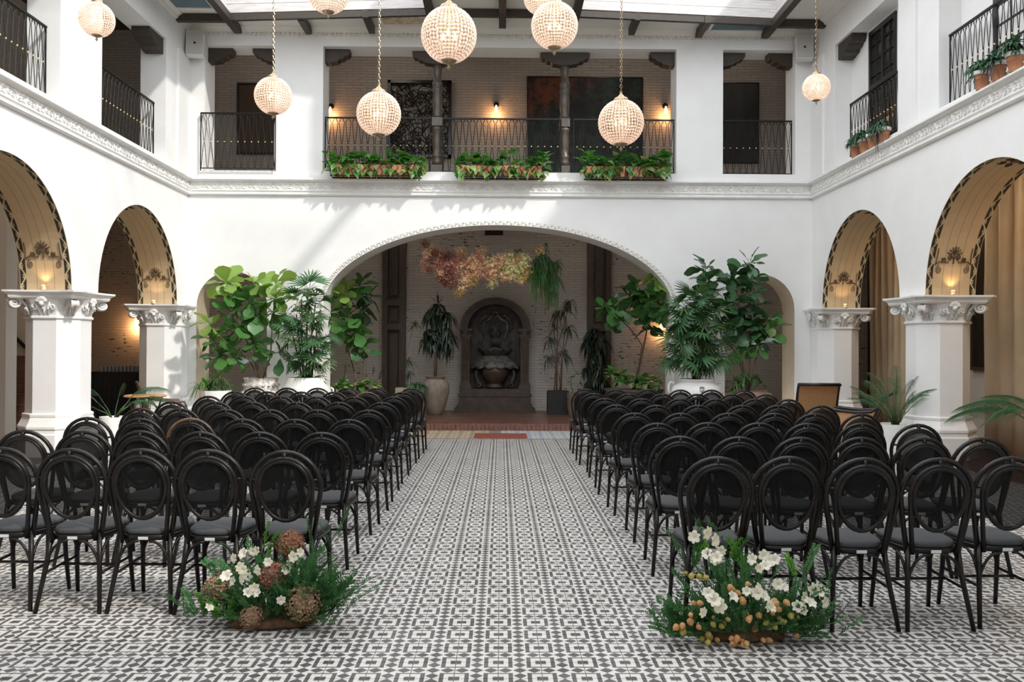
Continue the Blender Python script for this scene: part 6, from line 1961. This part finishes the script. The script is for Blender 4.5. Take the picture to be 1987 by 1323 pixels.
# ================================================================== FURNITURE AND CURTAINS
def cane_chair(px, py_top, d, rz, label):
    """planter's chair: scrolled dark frame, cane back and seat; local +Y is forward"""
    q = PY(px, py_top, d)
    root = thing('cane_armchair', (q.x, d, 0), label, 'armchair')
    R_ = Matrix.Rotation(rz, 3, 'Z')
    def T(v): return R_ @ Vector(v) + Vector((q.x, d, 0))
    H = q.z; w_ = .31
    bk = [(-.10, .30), (-.17, .45), (-.24, .62), (-.32, .80), (-.39, H - .06), (-.44, H - .01), (-.49, H - .02)]
    for s in (-1, 1):
        m_ = MB(); m_.tube([T((s * w_, y, z)) for y, z in bk], [.022, .024, .024, .022, .022, .024, .018], 6); m_.build('back_post', DARKCHAIR, root, True)
        m_ = MB(); m_.tube([T((s * w_, y, z)) for y, z in ((-.26, .66), (-.15, .60), (.05, .585), (.25, .60), (.36, .615), (.42, .59), (.41, .55), (.37, .55))], [.02, .024, .026, .026, .028, .026, .022, .014], 6)
        m_.tube([T((s * w_, y, z)) for y, z in ((.34, .60), (.36, .50), (.28, .42), (.32, .34))], .018, 6); m_.build('armrest', DARKCHAIR, root, True)
        for (y0, y1) in ((.30, .36), (-.16, -.30)):
            m_ = MB(); m_.tube([T((s * (w_ - .01), y0, .34)), T((s * w_, (y0 + y1) / 2, .18)), T((s * w_, y1, 0))], [.024, .02, .016], 6); m_.build('leg', DARKCHAIR, root, True)
    m_ = MB(); m_.tube([T((-w_, -.47, H - .015)), T((w_, -.47, H - .015))], .026, 8); m_.build('top_rail', DARKCHAIR, root, True)
    m_ = MB()
    for i in range(len(bk) - 2):
        (y0, z0), (y1, z1) = bk[i], bk[i + 1]
        m_.add([T((-w_, y0, z0)), T((w_, y0, z0)), T((w_, y1, z1)), T((-w_, y1, z1)), T((-w_, y0 - .012, z0)), T((w_, y0 - .012, z0)), T((w_, y1 - .012, z1)), T((-w_, y1 - .012, z1))], [(0, 1, 2, 3), (5, 4, 7, 6)])
    m_.build('cane_back', CANEW, root)
    m_ = MB()
    for s in (-1, 1):
        x0, x1 = s * w_ - .006, s * w_ + .006
        pts = [(-.16, .36), (.30, .37), (.35, .58), (.05, .575), (-.20, .60)]
        m_.add([T((x0, y, z)) for y, z in pts] + [T((x1, y, z)) for y, z in pts], [(0, 1, 2, 3, 4), (9, 8, 7, 6, 5)])
    for s in (-1, 1): pass
    m_.build('cane_side', CANEW, root)
    m_ = MB(); m_.add([T((x, y, z)) for z in (.33, .37) for x, y in ((-w_, -.14), (w_, -.14), (w_, .34), (-w_, .34))], [(0, 3, 2, 1), (4, 5, 6, 7), (0, 1, 5, 4), (1, 2, 6, 5), (2, 3, 7, 6), (3, 0, 4, 7)]); m_.build('seat', CANEW, root)
    m_ = MB(); m_.tube([T((-w_, .35, .35)), T((w_, .35, .35))], .024, 6); m_.build('seat_rail', DARKCHAIR, root, True)
    return root


cane_chair(1578, 742, 14.0, radians(-8), 'cane-backed armchair with dark scrolled frame, facing away beside the far right column')
cane_chair(1672, 757, 12.95, radians(62), 'cane-sided armchair with dark scrolled arms, seen side-on beside the feathery palm')

# rattan armchair, left
q = PY(318, 740, 14.1)
root = thing('rattan_armchair', (q.x, 14.1, 0), 'brown rattan armchair with pale woven back near the far left column', 'armchair')
R_ = Matrix.Rotation(radians(-62), 3, 'Z')
def T(v): return R_ @ Vector(v) + Vector((q.x, 14.1, 0))
H = q.z
back = [(-.28, -.22, .42), (-.30, -.30, .62), (-.26, -.36, H - .12), (-.14, -.40, H - .02), (0, -.41, H), (.14, -.40, H - .02), (.26, -.36, H - .12), (.30, -.30, .62), (.28, -.22, .42)]
m_ = MB(); m_.tube([T(p_) for p_ in back], .018, 7); m_.build('back_frame', RATTANB, root, True)
m_ = MB()
bb_ = [T(p_) for p_ in back]
cc = T((0, -.28, .45))
m_.add([cc] + bb_, [(0, i + 1, i + 2) for i in range(len(bb_) - 1)]); m_.build('woven_back', CANEW, root)
for s in (-1, 1):
    m_ = MB(); m_.tube([T(p_) for p_ in ((s * .29, -.33, .72), (s * .33, -.15, .66), (s * .34, .10, .63), (s * .33, .27, .62), (s * .32, .30, .55), (s * .32, .30, 0))], .017, 7); m_.build('armrest', RATTANB, root, True)
    m_ = MB(); m_.tube([T((s * .32, .29, .45)), T((s * .30, .15, .60)), T((s * .31, .02, .63))], .010, 5); m_.tube([T((s * .28, -.22, .42)), T((s * .29, -.30, 0))], .016, 6); m_.build('leg', RATTANB, root, True)
m_ = MB(); m_.tube([T(p_) for p_ in ((-.30, -.24, .40), (.30, -.24, .40), (.32, .29, .40), (-.32, .29, .40))], .015, 6, closed=True); m_.build('seat_frame', RATTANB, root, True)
m_ = MB(); m_.add([T((x, y, z)) for z in (.395, .47) for x, y in ((-.28, -.22), (.28, -.22), (.30, .27), (-.30, .27))], [(0, 3, 2, 1), (4, 5, 6, 7), (0, 1, 5, 4), (1, 2, 6, 5), (2, 3, 7, 6), (3, 0, 4, 7)]); m_.build('cushion', CERW, root)

# small rattan table
q = PY(282, 766, 13.2)
root = thing('rattan_side_table', (q.x, 13.2, 0), 'small round rattan side table between palm and rattan armchair', 'table')
m_ = MB(); m_.lathe([(.001, q.z - .03), (.29, q.z - .03), (.31, q.z - .015), (.29, q.z), (.001, q.z)], (q.x, 13.2, 0), 28, cap=False); m_.build('tabletop', CANEW, root)
for k in range(4):
    a = k * pi / 2 + .6
    m_ = MB(); m_.tube([(q.x + .24 * cos(a), 13.2 + .24 * sin(a), q.z - .03), (q.x + .14 * cos(a), 13.2 + .14 * sin(a), q.z * .5), (q.x + .25 * cos(a), 13.2 + .25 * sin(a), 0)], .015, 6)
    m_.tube([(q.x + .24 * cos(a), 13.2 + .24 * sin(a), q.z * .6), (q.x + .1 * cos(a + .8), 13.2 + .1 * sin(a + .8), q.z - .06), (q.x + .24 * cos(a + pi / 2), 13.2 + .24 * sin(a + pi / 2), q.z * .6)], .008, 5); m_.build('leg', RATTANB, root, True)

# draped bar with glasses behind the far left arch
a, b = PY(176, 808, 16.9), PY(272, 722, 16.9)
root = thing('draped_bar', ((a.x + b.x) / 2, 17.2, 0), 'black-draped service table seen through the far left arch', 'table')
m_ = MB(); m_.box(a.x - .1, b.x + .5, 16.95, 17.6, b.z - .04, b.z); m_.build('tabletop', BLACKCLOTH, root)
m_ = MB(); n = 60; rings = []
for zz, am in ((0, .03), (b.z - .04, .008)):
    rings.append([(a.x - .12 + (b.x - a.x + .64) * i / n, 16.93 + am * sin(i * 1.7), zz) for i in range(n + 1)] + [(b.x + .52, 17.62, zz), (a.x - .12, 17.62, zz)])
m_.loft(rings); fixn(m_.build('black_cloth', BLACKCLOTH, root))
gm = MB(); gm.lathe([(.030, 0), (.034, .10), (.036, .12), (.032, .12), (.029, .01), (.001, .008)], (0, 0, 0), 10, cap=False)
GM = gm.mesh('tumbler', GLASSY, True)
for i in range(20):
    o = bpy.data.objects.new('tumbler', GM); COL.objects.link(o); o.location = (PY(197 + (i % 10) * 7.4, 700, 17.1).x, 17.12 + .1 * (i // 10), b.z)
    tag(o, 'clear glass tumbler on the black-draped table, %s row, %s from the left' % ('front' if i < 10 else 'rear', (ORDN + ['ninth', 'tenth'])[i % 10]), 'glass', 'glasses on the black-draped table')

# staircase behind the left arcade
PLW = mat('stair_side_wall', (.55, .50, .43), .8)
s0 = PY(14, 830, 13.6); s1 = PY(70, 800, 13.6)
x0, x1 = -9.74, -7.95
root = thing('staircase', ((x0 + x1) / 2, 14.2, 0), 'red-brown tiled staircase rising behind the nearer left column', 'stairs')
for k in range(8):
    m_ = MB(); m_.box(x0, x1, 14.5 + k * .24, 14.5 + (k + 1) * .24, 0, .165 * (k + 1)); m_.build('step', TERRATILE, root)
root = thing('stair_rail', (x1, 16.4, .9), 'black handrails on the wall above the staircase', 'handrail')
for (pa, pb) in (((10, 636), (58, 682)), ((12, 672), (58, 722))):
    m_ = MB(); m_.tube([PY(pa[0], pa[1], 16.4), PY(pb[0], pb[1], 16.4)], .035, 6); m_.build('handrail', IRON, root)
m_ = MB(); wx = PY(18, 700, 13.3); m_.box(-9.75, wx.x, 13.2, 13.5, 0, 4.42)
structure(m_.build('wall_stair_end', GREIGE))
m_ = MB(); m_.box(-9.75, -7.98, 16.45, 16.6, 0, 4.42); structure(m_.build('wall_stair_back', PLW))

# right gallery: curtains and dark windows
def curtain(y0, y1, x, label, folds=9, gather=0.0):
    root = thing('curtain', (x, (y0 + y1) / 2, 0), label, 'curtain')
    n = folds * 10; rings = []
    for zz, k in ((.01, 1.0), (1.0, 1.0 - .10 * gather), (2.2, 1.0 - .04 * gather), (4.35, .96)):
        r_ = []
        yc = (y0 + y1) / 2
        for i in range(n + 1):
            t = i / n; y = yc + (y0 + (y1 - y0) * t - yc) * k
            r_.append(Vector((x + .055 * sin(t * folds * 2 * pi + .3 * sin(zz)) + .018 * sin(t * folds * 4.6 * pi + zz), y + .02 * sin(t * folds * 2 * pi * 1.3), zz)))
        rings.append(r_)
    m_ = MB(); m_.smooth = True
    for r_ in rings: m_.v += r_
    for i in range(len(rings) - 1):
        for k in range(n): m_.f.append((i * (n + 1) + k, i * (n + 1) + k + 1, (i + 1) * (n + 1) + k + 1, (i + 1) * (n + 1) + k))
    o = m_.build('drape', CURT, root, True)
    md = o.modifiers.new('thickness', 'SOLIDIFY'); md.thickness = .006
    m_ = MB(); m_.tube([(x, y0 - .1, 4.36), (x, y1 + .1, 4.36)], .02, 6); m_.build('curtain_rod', IRON, root)
    return root


XC = 7.35
ya = PX(1748, 700, XC).y; yb = PX(1688, 700, XC).y
curtain(ya - .9, yb, XC, 'floor-length beige curtain seen through the far right arch', 8, 1)
yc_ = PX(1912, 700, XC).y
curtain(8.6, yc_, XC, 'floor-length beige curtain filling the nearer right arch', 12)
# dark window wall behind curtains
m_ = MB(); m_.box(8.2, 8.35, 5, 19.2, 0, 4.42); structure(m_.build('wall_window_side', PLW))
def dark_window(y0, y1, z0, z1, label):
    root = thing('dark_window', (8.15, (y0 + y1) / 2, z0), label, 'window')
    m_ = MB(); m_.box(8.17, 8.19, y0, y1, z0, z1); m_.build('pane', PANE, root)
    m_ = MB()
    for yy in (y0 - .06, y1): m_.box(8.13, 8.20, yy, yy + .06, z0 - .06, z1 + .06)
    for zz in (z0 - .06, z1): m_.box(8.13, 8.20, y0, y1, zz, zz + .06)
    m_.build('window_frame', PWOOD, root)
a = PX(1900, 715, 8.15); b = PX(1884, 700, 8.15)
dark_window(PX(1916, 700, 8.15).y - .8, PX(1888, 700, 8.15).y, PX(1900, 712, 8.15).z, 4.0, 'dark window behind the nearer right column')
dark_window(PX(1700, 700, 8.15).y, PX(1676, 700, 8.15).y, .1, 4.0, 'tall dark glazed door at the far right beyond the half column')
